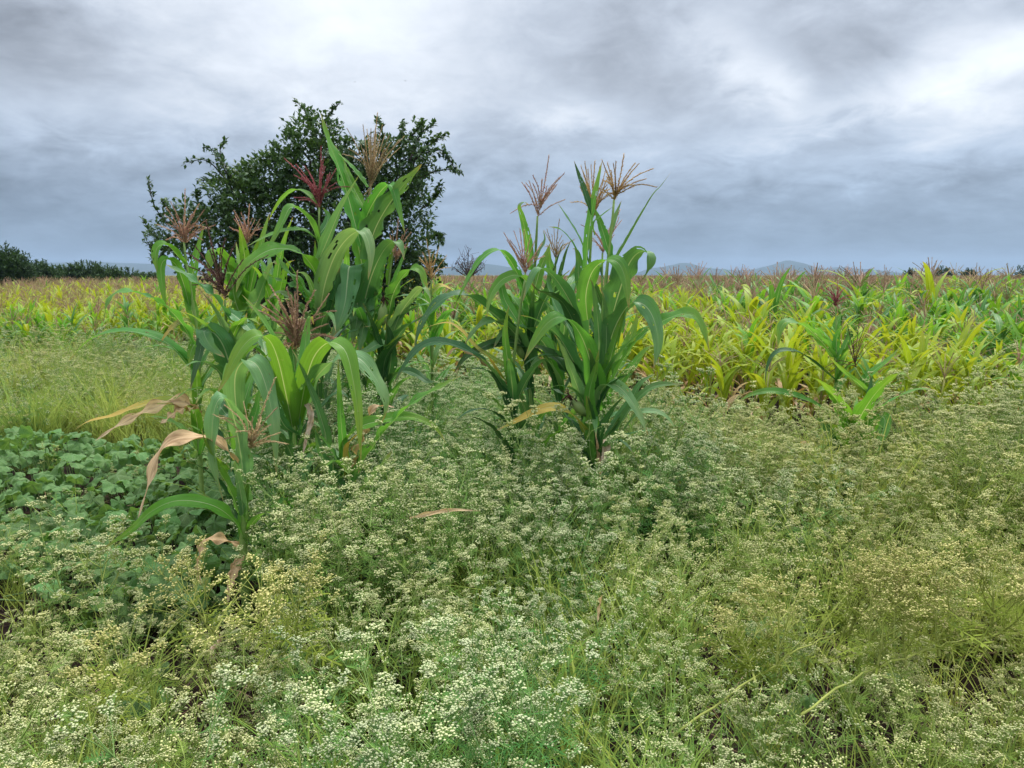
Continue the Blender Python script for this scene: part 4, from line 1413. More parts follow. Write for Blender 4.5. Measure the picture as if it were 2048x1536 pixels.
PROTO = {}
NT = 5          # this many kinds of each colour carry a tassel, as many do not
for cls, cnt in (('y', 10), ('l', 10), ('g', 10)):
    PROTO[cls] = []
    for i in range(cnt):
        sb, leaves, tb, tm = field_plant_parts(100 + 17 * i + ord(cls), i >= NT, cls)
        PROTO[cls].append(dict(stalk=sb.mesh('stalk', [M['stalk_y'] if cls != 'g' else M['stalk']]),
                               leaves=[mb.mesh('leaf', [mt]) for mb, mt in leaves], tassel=tb.mesh('tassel', [tm], False) if i < NT else None,
                               whole=merge_mesh('maize_plant', [(sb, M['stalk_y'] if cls != 'g' else M['stalk'])] + leaves + ([(tb, tm)] if i < NT else []))))


def field_height(x, y):
    if x < -0.16 * y:                       # left field
        h = 0.84 + (y - 11) * 0.024
        return max(0.5, min(h, 1.22))
    h = 0.84 + (y - 6.0) * 0.040
    return max(0.45, min(h, 1.27))


def field_class(x, y, r):
    n_ = noise.noise((x * .22, y * .16, 7.7)) + r.uniform(-.45, .45)
    px = 1024 + F * x / y
    if px < 880:
        if y < 30:
            return 'y' if n_ < -.05 else ('l' if n_ < .4 else 'g')
        return 'y' if n_ < -.25 else 'l'
    if 1430 < px < 1700 and 11 < y < 24:
        return 'g' if n_ > -.35 else 'l'
    if y < 10:
        return 'y' if n_ < -.22 else ('l' if n_ < .30 else 'g')
    if y < 26:
        return 'y' if n_ < -.48 else ('l' if n_ < .0 else 'g')
    return 'l' if n_ < .0 else 'g'


pts_field = []
fr = random.Random(99)


def starts(px):
    """nearest row of the field, as seen across the picture"""
    if px < 200:
        return 11.0
    if px < 700:
        return 13.0
    if px < 1000:
        return 8.2
    if px < 1300:
        return 7.6
    return 6.8 - min(1.0, (px - 1300) / 700) * 1.2


y = 6.0
while y < 260:
    d = y
    if y < 26:
        row, gap = 0.46, 0.22
    elif y < 70:
        row, gap = 0.85, 0.50
    else:
        row, gap = 2.6, 1.25
    hw_ = 0.95 * y + 4.0
    x = -hw_
    while x < hw_:
        xx = x + fr.uniform(-.35, .35) * gap
        yy = y + fr.uniform(-.32, .32) * row
        x += gap
        px = 1024 + F * xx / max(yy, .1)
        if yy < starts(px) + noise.noise((xx * .6, 2.2, yy * .6)) * .5:
            continue
        if fr.random() < .10:
            continue
        bx, by = P(640, 700, 10).x, 10.0
        if (xx - bx) ** 2 + (yy - by) ** 2 < 1.5 ** 2:
            continue
        hh = field_height(xx, yy) * fr.uniform(.82, 1.12)
        if 10 < yy < 40 and px > 1330 and fr.random() < .06:
            hh = max(hh, fr.uniform(1.38, 1.75))
        pts_field.append((xx, yy, hh, field_class(xx, yy, fr)))
    y += row

inview = sorted([p for p in pts_field if abs(p[0] / p[1]) < 0.70], key=lambda p: p[1] / p[2])
solo = set(id(p) for p in inview[:300])
detail = set(id(p) for p in inview[:90])
NAMEC = {'y': 'yellow', 'l': 'lime green', 'g': 'deep green'}
made = {}


def pick_kind(yy, hh=1.0):
    t = 1.0 if hh > 1.36 else .25 if yy < 9 else (.45 if yy < 14 else (.8 if yy < 20 else .97))
    return fr.randrange(NT) if fr.random() < t else NT + fr.randrange(NT)


def place_solo(p):
    xx, yy, hh, cls = p
    k = pick_kind(yy, hh)
    pr = PROTO[cls][k]
    px = 1024 + F * xx / yy
    zone = ('in the left field' if px < 300 else 'behind the left clump' if px < 880 else 'between the two clumps' if px < 1040 else 'behind the right clump' if px < 1280 else
            'just right of the right clump' if px < 1420 else 'left of the lone rosette' if px < 1580 else 'behind the lone rosette' if px < 1760 else
            'right of the lone rosette' if px < 1900 else 'by the right edge')
    d0 = starts(px)
    band = 'front row' if yy < d0 + .6 else 'second row' if yy < d0 + 1.2 else 'third row' if yy < d0 + 1.9 else 'fourth row' if yy < d0 + 2.6 else 'rear rows'
    size_ = 'short' if hh < field_height(xx, yy) * .96 else 'tall'
    lab = '%s %s maize plant, %s of the field %s' % (size_, NAMEC[cls], band, zone)
    grp = '%s %s maize, %s %s' % (size_, NAMEC[cls], band, zone)
    rz = fr.uniform(0, 6.28)
    sc = (hh * fr.uniform(1.0, 1.2), hh * fr.uniform(1.0, 1.2), hh)
    key = (cls, k, id(p) in detail)
    if key not in made:
        if id(p) in detail:
            o = empty('maize_plant', (0, 0, 0))
            for nm, me in [('stalk', pr['stalk'])] + [('leaf', m_) for m_ in pr['leaves']] + ([('tassel', pr['tassel'])] if pr['tassel'] else []):
                c = bpy.data.objects.new(nm, me)
                COL.objects.link(c)
                c.parent = o
        else:
            o = bpy.data.objects.new('maize_plant', pr['whole'])
            COL.objects.link(o)
        made[key] = o
    else:
        src = made[key]
        o = src.copy()
        COL.objects.link(o)
        for ch in src.children:
            c = ch.copy()
            COL.objects.link(c)
            c.parent = o
    o.location = (xx, yy, gz(xx, yy))
    o.rotation_euler = (fr.uniform(-.06, .06), fr.uniform(-.06, .06), rz)
    o.scale = sc
    tag(o, lab, 'maize plant', grp)


for p in inview[:300]:
    place_solo(p)


def scatter(name, pts, protos, label, loc=(0, 0, 0)):
    """pts: (x, y, z, rx, ry, rz, scale, index, tone) -> one object, instances on points"""
    coll = bpy.data.collections.new(name + '_kinds')
    for i, me in enumerate(protos):
        o = bpy.data.objects.new('%s_%03d' % (name, i), me)
        coll.objects.link(o)
    me = bpy.data.meshes.new(name)
    me.from_pydata([p[:3] for p in pts], [], [])
    at = me.attributes.new('rot', 'FLOAT_VECTOR', 'POINT')
    at.data.foreach_set('vector', np.array([p[3:6] for p in pts], dtype=np.float32).ravel())
    at = me.attributes.new('scl', 'FLOAT', 'POINT')
    at.data.foreach_set('value', np.array([p[6] for p in pts], dtype=np.float32))
    at = me.attributes.new('idx', 'INT', 'POINT')
    at.data.foreach_set('value', np.array([p[7] for p in pts], dtype=np.int32))
    at = me.attributes.new('tone', 'FLOAT', 'POINT')
    at.data.foreach_set('value', np.array([p[8] for p in pts], dtype=np.float32))
    ob = bpy.data.objects.new(name, me)
    COL.objects.link(ob)
    ng = bpy.data.node_groups.new(name + '_nodes', 'GeometryNodeTree')
    ng.interface.new_socket('Geometry', in_out='INPUT', socket_type='NodeSocketGeometry')
    ng.interface.new_socket('Geometry', in_out='OUTPUT', socket_type='NodeSocketGeometry')
    gin = ng.nodes.new('NodeGroupInput')
    gout = ng.nodes.new('NodeGroupOutput')
    iop = ng.nodes.new('GeometryNodeInstanceOnPoints')
    ci = ng.nodes.new('GeometryNodeCollectionInfo')
    ci.inputs['Collection'].default_value = coll
    ci.inputs['Separate Children'].default_value = True
    ci.inputs['Reset Children'].default_value = True

    def na(nm, dt):
        q = ng.nodes.new('GeometryNodeInputNamedAttribute')
        q.data_type = dt
        q.inputs['Name'].default_value = nm
        return q.outputs['Attribute']
    lk = ng.links.new
    lk(gin.outputs[0], iop.inputs['Points'])
    lk(ci.outputs[0], iop.inputs['Instance'])
    iop.inputs['Pick Instance'].default_value = True
    lk(na('idx', 'INT'), iop.inputs['Instance Index'])
    e2r = ng.nodes.new('FunctionNodeEulerToRotation')
    lk(na('rot', 'FLOAT_VECTOR'), e2r.inputs[0])
    lk(e2r.outputs[0], iop.inputs['Rotation'])
    lk(na('scl', 'FLOAT'), iop.inputs['Scale'])
    lk(iop.outputs[0], gout.inputs[0])
    md = ob.modifiers.new('scatter', 'NODES')
    md.node_group = ng
    return tag(ob, label, kind='stuff')


allp = [pr['whole'] for cls in 'ylg' for pr in PROTO[cls]]
offs = {'y': 0, 'l': 10, 'g': 20}
fp = []
for p in pts_field:
    if id(p) in solo:
        continue
    xx, yy, hh, cls = p
    fp.append((xx, yy, gz(xx, yy), fr.uniform(-.06, .06), fr.uniform(-.06, .06), fr.uniform(0, 6.28), hh * 1.04, offs[cls] + pick_kind(yy, hh), 0.5))
scatter('maize_field', fp, allp, 'stunted yellow green maize receding in rows to the horizon')

# ------------------------------------------------------------------ flowering weeds


def weed_parts(seed, h=0.62, spread=1.0, heads=1.0, leafy_=1.0, lodged=False):
    """branched weed with finely cut leaves and flat clusters of small cream flower heads"""
    r = random.Random(seed)
    st, lf, fl = MB(), MB(), MB()
    lean = Vector((r.uniform(-.12, .12), r.uniform(-.12, .12), 0)) * h / .6
    main = cat_rom([Vector((0, 0, -.02)), Vector((lean.x * .3, lean.y * .3, h * .45)), Vector((lean.x, lean.y, h * .86))], 8)
    st.tube(main, [.0042 - .0027 * i / 8 for i in range(9)], 4, 0, False)

    def head(p, s):
        k = 6
        t = fl.vert(p + Vector((0, 0, s * .75)))
        b_ = fl.vert(p - Vector((0, 0, s * .8)))
        ring = []
        a0 = r.uniform(0, 1)
        for i in range(k):
            a_ = a0 + i * 6.2832 / k
            rr_ = s * r.uniform(.9, 1.1)
            ring.append(fl.vert(p + Vector((math.cos(a_) * rr_, math.sin(a_) * rr_, s * .15))))
        for i in range(k):
            fl.face((ring[i], ring[(i + 1) % k], t))
            fl.face((ring[(i + 1) % k], ring[i], b_))

    def cluster(p, d, n, rad_):
        n = int(n * 1.7)
        for _ in range(n):
            v = rvec(r)
            q = p + d * .5 * rad_ + Vector((v.x * rad_, v.y * rad_, abs(v.z) * rad_ * .45))
            st.tube([p, q], [.0008, .0006], 3, 0, False)
            head(q, r.uniform(.0022, .0037))

    def cut_leaf(p, d, ln):
        d = d.normalized()
        s = d.cross(Vector((0, 0, 1)))
        s = s.normalized() if s.length > 1e-3 else Vector((1, 0, 0))
        n_ = s.cross(d)
        pts = []
        for i in range(7):
            t = i / 6
            pts.append(p + d * ln * t - Vector((0, 0, 1)) * ln * .35 * t * t)
        for i in range(6):
            wv = s * ln * .018
            a, b_ = pts[i], pts[i + 1]
            i0, i1, i2, i3 = lf.vert(a - wv), lf.vert(a + wv), lf.vert(b_ + wv * .8), lf.vert(b_ - wv * .8)
            lf.face((i0, i1, i2, i3))
            if i == 0:
                continue
            l_ = ln * (.36 - .22 * abs(i / 6 - .5) * 2) * r.uniform(.8, 1.15)
            for sg in (-1, 1):
                tip = a + (s * sg * .85 + d * .55).normalized() * l_ + n_ * r.uniform(-.1, .15) * l_
                m1 = a.lerp(tip, .5)
                q = d * ln * .035
                j = [lf.vert(a), lf.vert(m1 + q), lf.vert(tip), lf.vert(m1 - q)]
                lf.face(j)
                if l_ > .02:
                    t2 = m1 + (s * sg * .3 + d).normalized() * l_ * .4
                    j = [lf.vert(m1 - q), lf.vert(m1 + q * 1.2 + s * sg * ln * .02), lf.vert(t2)]
                    lf.face(j)

    nb = r.randint(7, 10)
    for b in range(nb):
        f = .28 + .70 * b / (nb - 1)
        p0 = main[min(8, int(f * 8))]
        a_ = b * 2.4 + r.uniform(-.5, .5)
        out = Vector((math.cos(a_), math.sin(a_), 0))
        ln = h * (.46 - .26 * f) * r.uniform(.85, 1.2) * spread + .05
        top = p0 + out * ln * .62 + Vector((0, 0, ln * .85))
        br = cat_rom([p0, p0 + out * ln * .3 + Vector((0, 0, ln * .32)), top], 5)
        st.tube(br, [.0022 - .0012 * i / 5 for i in range(6)], 3, 0, False)
        for s in range(r.randint(3, 4)):
            q0 = br[r.choice((2, 3, 3, 4, 4, 5))]
            d = (Vector((0, 0, 1)) * .9 + out * .4 + rvec(r) * .8).normalized()
            l2 = r.uniform(.04, .095) * spread
            q1 = q0 + d * l2
            st.tube([q0, q0.lerp(q1, .5) + rvec(r) * .005, q1], [.0013, .0011, .0008], 3, 0, False)
            for c_ in range(r.choice((1, 2, 2, 3))):
                dd = (d + rvec(r) * .7).normalized()
                cluster(q1 + dd * (.018 if c_ else 0), dd, int(r.randint(7, 13) * heads), r.uniform(.015, .028))
            if r.random() < .8 * leafy_:
                cut_leaf(q0, (out + rvec(r) * .6), r.uniform(.03, .06))
        cut_leaf(p0, out + Vector((0, 0, r.uniform(-.1, .5))), r.uniform(.07, .12))
    for b in range(int(16 * leafy_)):
        f = r.uniform(.04, .7)
        a_ = r.uniform(0, 6.28)
        cut_leaf(main[int(f * 8)], Vector((math.cos(a_), math.sin(a_), r.uniform(-.2, .7))), r.uniform(.08, .15))
    return st, lf, fl


def weed_mesh(name, seed, **kw):
    st, lf, fl = weed_parts(seed, **kw)
    return merge_mesh(name, [(st, M['weed_stem']), (lf, M['weed_leaf']), (fl, M['weed_flower'])])


WEED = [weed_mesh('weed', 500 + i, h=.62 * (.85 + .05 * (i % 6))) for i in range(14)]                                            # full flower
WEED += [weed_mesh('weed', 520 + i, heads=.45, leafy_=2.2, spread=.8) for i in range(4)]           # leafy, few flowers
WEED += [weed_mesh('weed', 540 + i, heads=.6, leafy_=.6, spread=1.25) for i in range(3)]          # thin and open

# grass-like tufts of fine blades for the feathery weeds


def tuft_mesh(seed, n=46, h=.42):
    r = random.Random(seed)
    mb = MB()
    for _ in range(n):
        a_ = r.uniform(0, 6.28)
        p0 = Vector((r.uniform(-.07, .07), r.uniform(-.07, .07), 0))
        q, Wq = arch_leaf(p0, a_, h * r.uniform(.6, 1.15), R(r.uniform(60, 88)), R(r.uniform(10, 90)), 5, r.uniform(-.2, .2))
        hw = r.uniform(.0018, .0042)
        blade(mb, q, Wq, [hw * wprof(k / 5, .8) for k in range(6)], 0, 1, .0)
    return mb.mesh('tuft', [M['blade']])


TUFT = [tuft_mesh(700 + i) for i in range(4)]


def ground_px(x, y, h=0.0):
    """picture position of a point at height h over the ground"""
    d = Vector((x, y, h - CAMZ))
    f = d.dot(FW)
    return 1024 + F * d.x / f, 768 - F * d.dot(UPV) / f


def ragged(px, py):
    return px + 45 * noise.noise((px * .012, py * .02, 3.0)), py + 30 * noise.noise((px * .014, py * .02, 8.0))


def inside(px, py, poly):
    c = False
    n = len(poly)
    for i in range(n):
        x1, y1 = poly[i]
        x2, y2 = poly[(i + 1) % n]
        if (y1 > py) != (y2 > py) and px < (x2 - x1) * (py - y1) / (y2 - y1) + x1:
            c = not c
    return c


VINE = [(-300, 905), (200, 885), (430, 890), (500, 960), (490, 1120), (450, 1205), (330, 1225), (160, 1195), (-20, 1130), (-400, 1110)]
BARE = [[(205, 1235), (300, 1205), (440, 1210), (455, 1280), (360, 1330), (250, 1320)], [(170, 1430), (330, 1400), (420, 1470), (380, 1560), (200, 1560)],
        [(1830, 1330), (2100, 1300), (2100, 1470), (1900, 1470)], [(1290, 1440), (1420, 1430), (1480, 1500), (1330, 1540)], [(1180, 1180), (1230, 1170), (1235, 1260), (1190, 1270)],
        [(640, 1500), (760, 1500), (760, 1600), (640, 1600)]]
heroes = [o for o in bpy.data.objects if o.type == 'EMPTY' and o.get('category') == 'maize plant' and o.location.y < 6.3 and o.name.startswith('maize_plant')]
wr = random.Random(321)
wp, tp_ = [], []
WH = 0.62


def weed_zone(x, y):
    """height, density, tone, kind for a weed growing at x, y"""
    px, py = ground_px(x, y, .1)
    gx, gy = ground_px(x, y, .45)
    nse = noise.noise((x * .9, y * .9, 5.5))
    h = .57 + .14 * nse + .17 * noise.noise((x * 2.2, y * 2.2, 1.7))
    dm = min(((x - q.location.x) ** 2 + (y - q.location.y) ** 2) ** .5 for q in heroes)
    h += .13 * max(0, 1 - dm / .7)
    dens, tone, kind = 1.0, .16 + .6 * noise.noise((x * .55, y * .55, 9.1)), 'f'
    # olive towards the right foreground
    tone += .50 * max(0, min(1, (px - 1250) / 500))
    if py > 1150 and px > 1150:
        h *= .80
        tone += .30
        kind = 't' if wr.random() < .65 else 'f'
    if py > 1300:
        h *= .88
    if px < 520 and py > 1130:
        h = (.27 if py < 1370 else .42) + .06 * nse
        dens = .55 if py < 1330 else 1.0
        tone += .25
    for poly in BARE:
        if inside(px, py, poly):
            dens, h = .12, .3
    if inside(*ragged(px, py), VINE):
        dens, h = .08, .30
    # pale feathery weeds in the left middle distance
    if y > 5.0 and gx < 640 and not inside(px, py, VINE):
        h = .50 + .12 * nse + .20 * noise.noise((x * 1.3, y * 1.1, 8.8))
        tone = .52 + 1.0 * noise.noise((x * .7, y * .45, 2.1))
        kind = 't' if wr.random() < .45 else 'f'
        dens = .95 if noise.noise((x * 1.1, y * .7, 4.4)) > -.18 else .45
        if wr.random() < .08:
            h *= 1.45
            tone -= .3
    return h, dens, max(0, min(1, tone)), kind


y = .75
while y < 14.5:
    step = .15 if y < 3.2 else (.165 if y < 6.2 else .21)
    x = -(.85 * y + .8)
    while x < .85 * y + .8:
        xx, yy = x + wr.uniform(-.5, .5) * step, y + wr.uniform(-.5, .5) * step
        x += step
        px, py = ground_px(xx, yy, 0)
        lim = 6.1 + .35 * noise.noise((xx * .7, 1.3, .3))
        pxc = 1024 + F * xx / max(yy, .1)
        if pxc < 700:
            lim = 12.0 - max(0, (pxc - 150)) / 550 * 2.5 + 2.2 * noise.noise((xx * .8, yy * .3, .3))
        elif pxc < 1000:
            lim = 7.4
        elif pxc > 1350:
            lim = 5.8 - min(1.0, (pxc - 1350) / 650) * .9 + .35 * noise.noise((xx * .7, 1.3, .3))
        if yy > lim:
            continue
        h, dens, tone, kind = weed_zone(xx, yy)
        if wr.random() > dens:
            continue
        if any((xx - q.location.x) ** 2 + (yy - q.location.y) ** 2 < .10 ** 2 for q in heroes):
            continue
        if abs(xx - 2.07) < .30 and 4.2 < yy < 4.95:
            h *= .55          # the weeds stay low round the lone rosette
        if yy < 1.2:
            h = min(h, .5)
        leafp = .32 + .9 * noise.noise((xx * 1.5, yy * 1.5, 6.1))
        k = {'f': 14 + wr.randrange(4) if wr.random() < leafp * .75 else wr.randrange(14), 't': 18 + wr.randrange(3)}[kind]
        tilt = .16 if kind == 'f' else .4
        wp.append((xx, yy, gz(xx, yy), wr.gauss(0, tilt), wr.gauss(0, tilt), wr.uniform(0, 6.28), h / WH * wr.uniform(.8, 1.15), k, tone))
        for _ in range(2 if (yy > 5 and pxc < 640) else (1 if wr.random() < .42 else 0)):
            tp_.append((xx + wr.uniform(-.1, .1), yy + wr.uniform(-.1, .1), gz(xx, yy), wr.gauss(0, .1), wr.gauss(0, .1), wr.uniform(0, 6.28), h / .45 * wr.uniform(.7, 1.25), wr.randrange(4), min(1, max(0, tone + wr.uniform(-.2, .3)))))
    y += step
scatter('flowering_weeds', wp, WEED, 'waist high pale green weeds covered in tiny cream flowers')
scatter('grass', tp_, TUFT, 'fine yellow green grass blades growing among the weeds')


def single_weed(px, py_base, Y, h, seed, label, tone_kind=None, **kw):
    b0 = P(px, py_base, Y)
    base = Vector((b0.x, Y, gz(b0.x, Y)))
    root = empty('flowering_weed', base, label, 'weed', 'flowering weeds standing apart')
    st, lf, fl = weed_parts(seed, h=h, **kw)
    st.build('stem', M['weed_stem'], root)['tone'] = .3
    lf.build('foliage', M['weed_leaf'], root, smooth=False)['tone'] = .3
    fl.build('flowers', M['weed_flower'], root)
    for c in root.children:
        if c.name.startswith('flowers'):
            c['kind'] = 'stuff'
            c['tone'] = .2
    return root


single_weed(1085, 1000, 3.35, .92, 801, 'tallest lacy flowering weed, before the left side of the right maize clump', spread=.8)
single_weed(1135, 1000, 3.3, .86, 805, 'lacy flowering weed just right of the tallest one before the right maize clump', spread=.7)
single_weed(662, 1050, 3.1, .74, 802, 'lacy flowering weed between the large leaved maize and the leaning one', spread=.7)
single_weed(150, 1330, 2.75, .45, 803, 'flowering weed over the near edge of the vine, the left of two')
single_weed(220, 1330, 2.7, .46, 804, 'flowering weed over the near edge of the vine, the right of two')
single_weed(330, 1290, 2.85, .33, 806, 'small flowering weed growing beside the bare soil patch near the vine')


# ------------------------------------------------------------------ creeping vine
def vine_leaf_mesh(seed):
    r = random.Random(seed)
    mb = MB()
    n = 28
    c = mb.vert((0, 0, 0), (.5, .12))
    ph = r.uniform(0, 6.28)
    rings = [[], []]
    for i in range(n + 1):
        a_ = -math.pi + .22 + (2 * math.pi - .44) * i / n
        rad_ = 1.0 * (0.82 + .20 * math.cos(a_)) + .13 * math.cos(a_ * 5.0) * (.6 + .4 * math.cos(a_)) + r.uniform(-.03, .03)
        if abs(a_) > 2.4:
            rad_ *= .92
        for k, f in enumerate((.55, 1.0)):
            x, y_ = math.sin(a_) * rad_ * f * .5, math.cos(a_) * rad_ * f * .5
            z = .11 * f * math.cos(a_ * 5) * .5 - .13 * f * f + .05 * math.sin(a_ * 3 + ph) * f + .03 * math.sin(i * 2.1 + seed) * f
            rings[k].append(mb.vert((x, y_, z), (.5 + x * .8, .12 + (y_ + .25) * .8 - .2)))
    for i in range(n):
        mb.face((c, rings[0][i + 1], rings[0][i]))
        mb.face((rings[0][i], rings[0][i + 1], rings[1][i + 1], rings[1][i]))
    return mb.mesh('leaf', [M['vine_leaf']])


VL = [vine_leaf_mesh(900 + i) for i in range(5)]
vr = random.Random(77)
vc = P(230, 1040, 3.9)
vroot = empty('creeping_vine', (vc.x, 3.9, 0), 'sprawling vine with round blue green leaves covering the ground at left', 'vine')
spots = []
tries = 0
while len(spots) < 900 and tries < 40000:
    tries += 1
    yy = vr.uniform(2.4, 6.0)
    xx = yy * vr.uniform(-.86, -.30)
    px, py = ground_px(xx, yy, .18)
    if not inside(*ragged(px, py), VINE) or px < -160:
        continue
    if any((xx - a) ** 2 + (yy - b_) ** 2 < .036 ** 2 for a, b_, *_ in spots):
        continue
    z = .05 + .05 * max(0, min(1, (yy - 2.9) / .8)) + .12 * (.5 + noise.noise((xx * 1.6, yy * 1.6, 4.4))) + vr.uniform(-.05, .12)
    spots.append((xx, yy, z, vr.uniform(.065, .17)))
spots.sort(key=lambda s: s[1] / s[3])
vstem = MB()
rest = MB()
lead = Vector(vroot.location)
for i, (xx, yy, z, sz_) in enumerate(spots):
    q = Vector((xx, yy, z)) - lead
    rot = (vr.gauss(-.35, .5), vr.gauss(0, .5), vr.uniform(-2.6, 2.6) if vr.random() < .4 else math.pi + vr.gauss(0, .9))
    foot = Vector((q.x + vr.uniform(-.06, .06), q.y + vr.uniform(-.02, .08), gz(xx, yy) + .01))
    vstem.tube(cat_rom([foot, foot.lerp(q, .6) + Vector((vr.uniform(-.015, .015), 0, .02)), q], 4), [.0032, .003, .0028, .0024, .002], 4, 0, False)
    me = VL[i % 5]
    if i < 300:
        o = bpy.data.objects.new('leaf', me)
        COL.objects.link(o)
        o.parent = vroot
        o.location = q
        o.rotation_euler = rot
        o.scale = (sz_, sz_, sz_)
    else:
        from mathutils import Matrix, Euler
        mt = Matrix.LocRotScale(q, Euler(rot), Vector((sz_, sz_, sz_)))
        o_ = len(rest.v)
        ul = me.uv_layers[0].data
        uvs = {}
        for lp in me.loops:
            uvs[lp.vertex_index] = tuple(ul[lp.index].uv)
        for k, v_ in enumerate(me.vertices):
            rest.vert(mt @ v_.co, uvs[k])
        for pl in me.polygons:
            rest.face([o_ + j for j in pl.vertices])
# runners between the leaf feet
for k in range(26):
    s0 = vr.choice(spots)
    p = Vector((s0[0], s0[1], .03)) - lead
    pts = [p]
    a_ = vr.uniform(0, 6.28)
    for _ in range(5):
        a_ += vr.uniform(-.5, .5)
        p = p + Vector((math.cos(a_), math.sin(a_), 0)) * .14
        pts.append(Vector((p.x, p.y, .03 + vr.uniform(0, .05))))
    vstem.tube(cat_rom(pts, 14), .004, 5, 0, False)
vstem.build('stem', M['vine_stem'], vroot)
ro = rest.build('foliage', M['vine_leaf'], vroot)
ro['kind'] = 'stuff'

# broad leaves low among the weeds
bl = random.Random(55)
lowp = []
for _ in range(60):
    yy = bl.uniform(1.3, 4.6)
    xx = yy * bl.uniform(-.72, .72)
    px, py = ground_px(xx, yy, 0)
    if inside(px, py, VINE):
        continue
    lowp.append((xx, yy, gz(xx, yy) + bl.uniform(.04, .22), bl.gauss(-.3, .4), bl.gauss(0, .4), bl.uniform(0, 6.28), bl.uniform(.05, .11), bl.randrange(5), .3))
for (px, py, Y, s) in ((850, 1110, 2.85, .13), (875, 1125, 2.8, .10), (1520, 1250, 2.55, .13), (1548, 1245, 2.6, .11), (170, 1270, 2.75, .12), (255, 1275, 2.8, .11), (320, 1330, 2.5, .08)):
    q = P(px, py, Y)
    lowp.append((q.x, q.y, q.z, bl.gauss(-.2, .15), bl.gauss(0, .2), math.pi + bl.gauss(0, .5), s, bl.randrange(5), .3))
scatter('undergrowth', lowp, VL, 'scattered broad dark green leaves low between the weeds')


# ------------------------------------------------------------------ fallen stems, dry leaves, clods
def fallen_stem(pts, rpx, label, seed, side=5):
    r = random.Random(seed)
    q = [P(a, b_, Y) for a, b_, Y in pts]
    base = Vector((q[0].x, q[0].y, q[0].z))
    c = [p - base + rvec(r) * .006 for p in cat_rom(q, 20)]
    root = empty('weed_stem', base, label, 'weed stem', 'long bent weed stems')
    mb = MB()
    r0 = rpx * pts[0][2] / F / 2
    mb.tube(c, [r0 * (1 - .6 * i / 20) for i in range(21)], 7)
    mb.build('stem', M['weed_stem'], root)['tone'] = .6
    for k in range(side):
        i = r.randint(6, 19)
        t = (c[i + 1] - c[i - 1]).normalized()
        d = (t + rvec(r) * 1.0 + Vector((0, 0, .3))).normalized()
        l = r.uniform(.08, .2)
        mb = MB()
        mb.tube(cat_rom([c[i], c[i] + d * l * .5 + Vector((0, 0, .01)), c[i] + d * l], 6), [r0 * .4 * (1 - .5 * j / 6) for j in range(7)], 5)
        mb.build('branch', M['weed_stem'], root)['tone'] = .6
        if k % 2 == 0:
            sp_ = bpy.data.objects.new('sprig', weed_mesh('sprig', 3000 + seed * 40 + k, h=.15, leafy_=.4, heads=.5))
            COL.objects.link(sp_)
            sp_.parent = root
            sp_['tone'] = .75
            sp_.location = c[i]
            sp_.rotation_euler = (r.gauss(0, .5), r.gauss(0, .5), r.uniform(0, 6.28))


fallen_stem([(1350, 1470, 1.75), (1460, 1390, 1.80), (1590, 1305, 1.9), (1690, 1262, 2.0), (1810, 1240, 2.1)], 6, 'long bent weed stem lying across the weeds at lower right, the upper of two', 1, 10)
fallen_stem([(1600, 1430, 1.75), (1690, 1370, 1.8), (1800, 1318, 1.85), (1930, 1280, 1.95), (2060, 1262, 2.05)], 6, 'long bent weed stem lying across the weeds at lower right, the lower of two', 2, 10)
fallen_stem([(512, 1420, 1.9), (535, 1350, 1.92), (565, 1305, 1.95), (605, 1270, 2.0)], 6, 'pale arched weed stem standing out at lower left', 3, 3)
fallen_stem([(240, 1475, 1.8), (205, 1440, 1.85), (180, 1410, 1.9)], 8, 'short thick weed stem leaning over the bare soil at lower left', 4, 2)
fallen_stem([(370, 1370, 2.05), (410, 1300, 2.1), (440, 1240, 2.2), (462, 1205, 2.3)], 6, 'thin dark weed stem slanting beside the bare soil patch', 5, 2)


def dry_leaf(pts, wpx, label, seed, kind='d'):
    r = random.Random(seed)
    q = [P(a, b_, Y) for a, b_, Y in pts]
    base = q[0].copy()
    c = [p - base for p in cat_rom(q, 18)]
    hw = [wpx * pts[0][2] / F / 2 * wprof(i / 18, .35) for i in range(19)]
    mb = MB()
    blade(mb, c, [Vector((.1, .6, .75))] * 19, hw, 0, 6, .5, .35, r.uniform(0, 6), 3)
    o = mb.build('dry_leaf', M[kind], None, loc=base)
    tag(o, label, 'dry leaf', 'fallen dry maize leaves')


dry_leaf([(820, 1036, 2.8), (860, 1028, 2.76), (905, 1020, 2.72), (962, 1022, 2.72)], 11, 'flat tan dry maize leaf caught on the weeds below the clumps', 1)
dry_leaf([(455, 1260, 2.45), (440, 1285, 2.4), (425, 1300, 2.35), (405, 1310, 2.3)], 22, 'pale curled dry leaf on the bare soil patch near the vine', 2, 'w')
dry_leaf([(1205, 1190, 2.1), (1200, 1215, 2.1), (1195, 1245, 2.08)], 16, 'upright dry leaf in the dark gap of the middle foreground weeds', 3)
dry_leaf([(1600, 895, 4.9), (1615, 888, 4.85), (1625, 905, 4.8)], 16, 'small orange dry leaf by the lone maize rosette', 4, 'd')

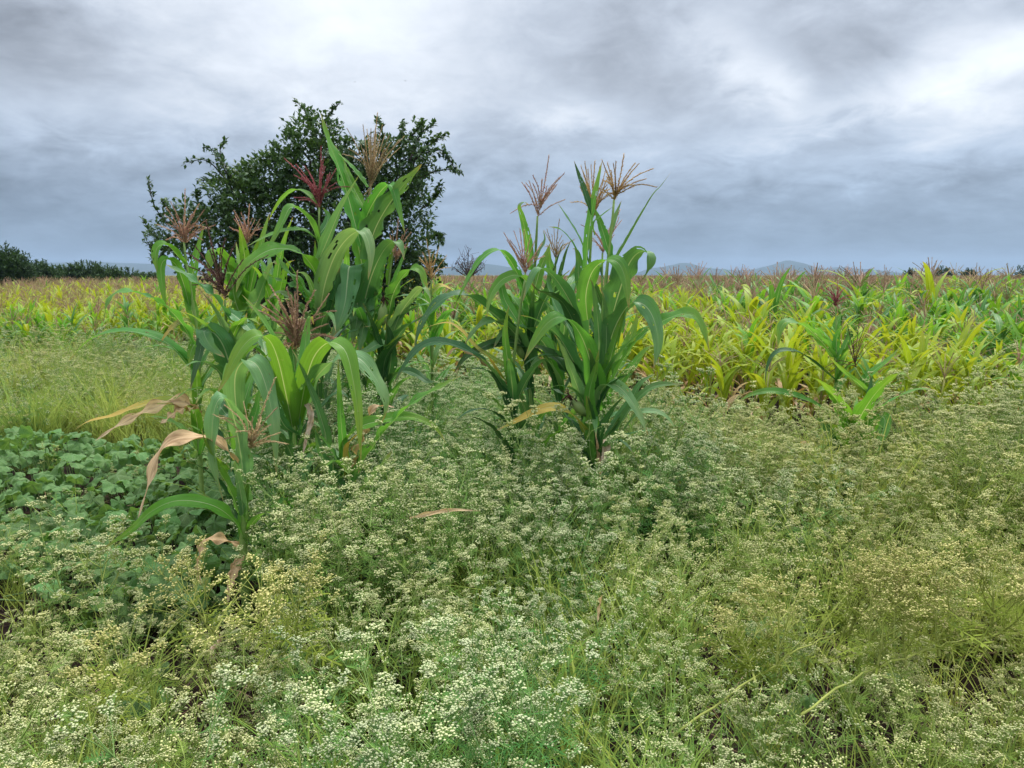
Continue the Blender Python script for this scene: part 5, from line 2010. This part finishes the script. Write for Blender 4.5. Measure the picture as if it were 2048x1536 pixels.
# litter and clods on the open soil
lr = random.Random(91)
cl_ = MB()
for _ in range(500):
    yy = lr.uniform(1.6, 4.5)
    xx = yy * lr.uniform(-.7, .72)
    s = lr.uniform(.008, .03)
    p = Vector((xx, yy, gz(xx, yy) + s * .2))
    idx = [cl_.vert(p + Vector((math.cos(k * 1.2566) * s * lr.uniform(.7, 1.2), math.sin(k * 1.2566) * s * lr.uniform(.7, 1.2), -s * .3))) for k in range(5)]
    t = cl_.vert(p + Vector((lr.uniform(-.3, .3) * s, lr.uniform(-.3, .3) * s, s * .7)))
    for k in range(5):
        cl_.face((idx[k], idx[(k + 1) % 5], t))
tag(cl_.build('soil_clods', M['soil_clod'], smooth=False), 'crumbly dark soil clods on the open ground', kind='stuff')
st_ = MB()
for _ in range(1500):
    yy = lr.uniform(1.2, 4.6)
    xx = yy * lr.uniform(-.72, .74)
    a_ = lr.uniform(0, 6.28)
    l = lr.uniform(.05, .26)
    p = Vector((xx, yy, gz(xx, yy) + lr.uniform(.005, .10)))
    e = p + Vector((math.cos(a_) * l, math.sin(a_) * l, lr.uniform(-.03, .05)))
    st_.tube([p, p.lerp(e, .5) + Vector((0, 0, lr.uniform(0, .02))), e], [.0018, .0016, .001], 3, lr.choice((0, 0, 1)), False)
tag(st_.build('litter', [M['twig'], M['t_straw']]), 'thin dry stems and litter lying on the soil', kind='stuff')


# ------------------------------------------------------------------ two birds high over the field
def bird(px, py, Y, label, flap, seed):
    c = P(px, py, Y)
    root = empty('bird', c, label, 'bird', 'birds high in the sky')
    mb = MB()
    mb.tube([Vector((-.13, 0, 0)), Vector((-.07, 0, .01)), Vector((0, 0, .012)), Vector((.07, 0, .01)), Vector((.12, 0, .012)), Vector((.155, 0, .0))], [.012, .03, .038, .03, .022, .004], 8)
    t0, t1, t2 = mb.vert((-.12, 0, .0)), mb.vert((-.22, .035, .0)), mb.vert((-.22, -.035, .0))
    mb.face((t0, t1, t2))
    for sg in (-1, 1):
        row = []
        for k, (yy, zz, ch, sw) in enumerate(((.02, .015, .10, 0), (.12, .015 + flap * .5, .10, .01), (.22, .015 + flap * .7, .07, -.02), (.31, .015 + flap * .6, .02, -.06))):
            row.append((mb.vert((.05 + sw, sg * yy, zz)), mb.vert((.05 + sw - ch, sg * yy, zz - .004))))
        for a, b_ in zip(row, row[1:]):
            mb.face((a[0], b_[0], b_[1], a[1]))
    mb.build('body', M['bird'], root)
    root.rotation_euler = (0, 0, R(20 + seed * 50))


bird(710, 164, 150, 'small dark bird far up in the sky, the left of two', .05, 1)
bird(811, 162, 130, 'small dark bird far up in the sky, the right of two', .09, 2)
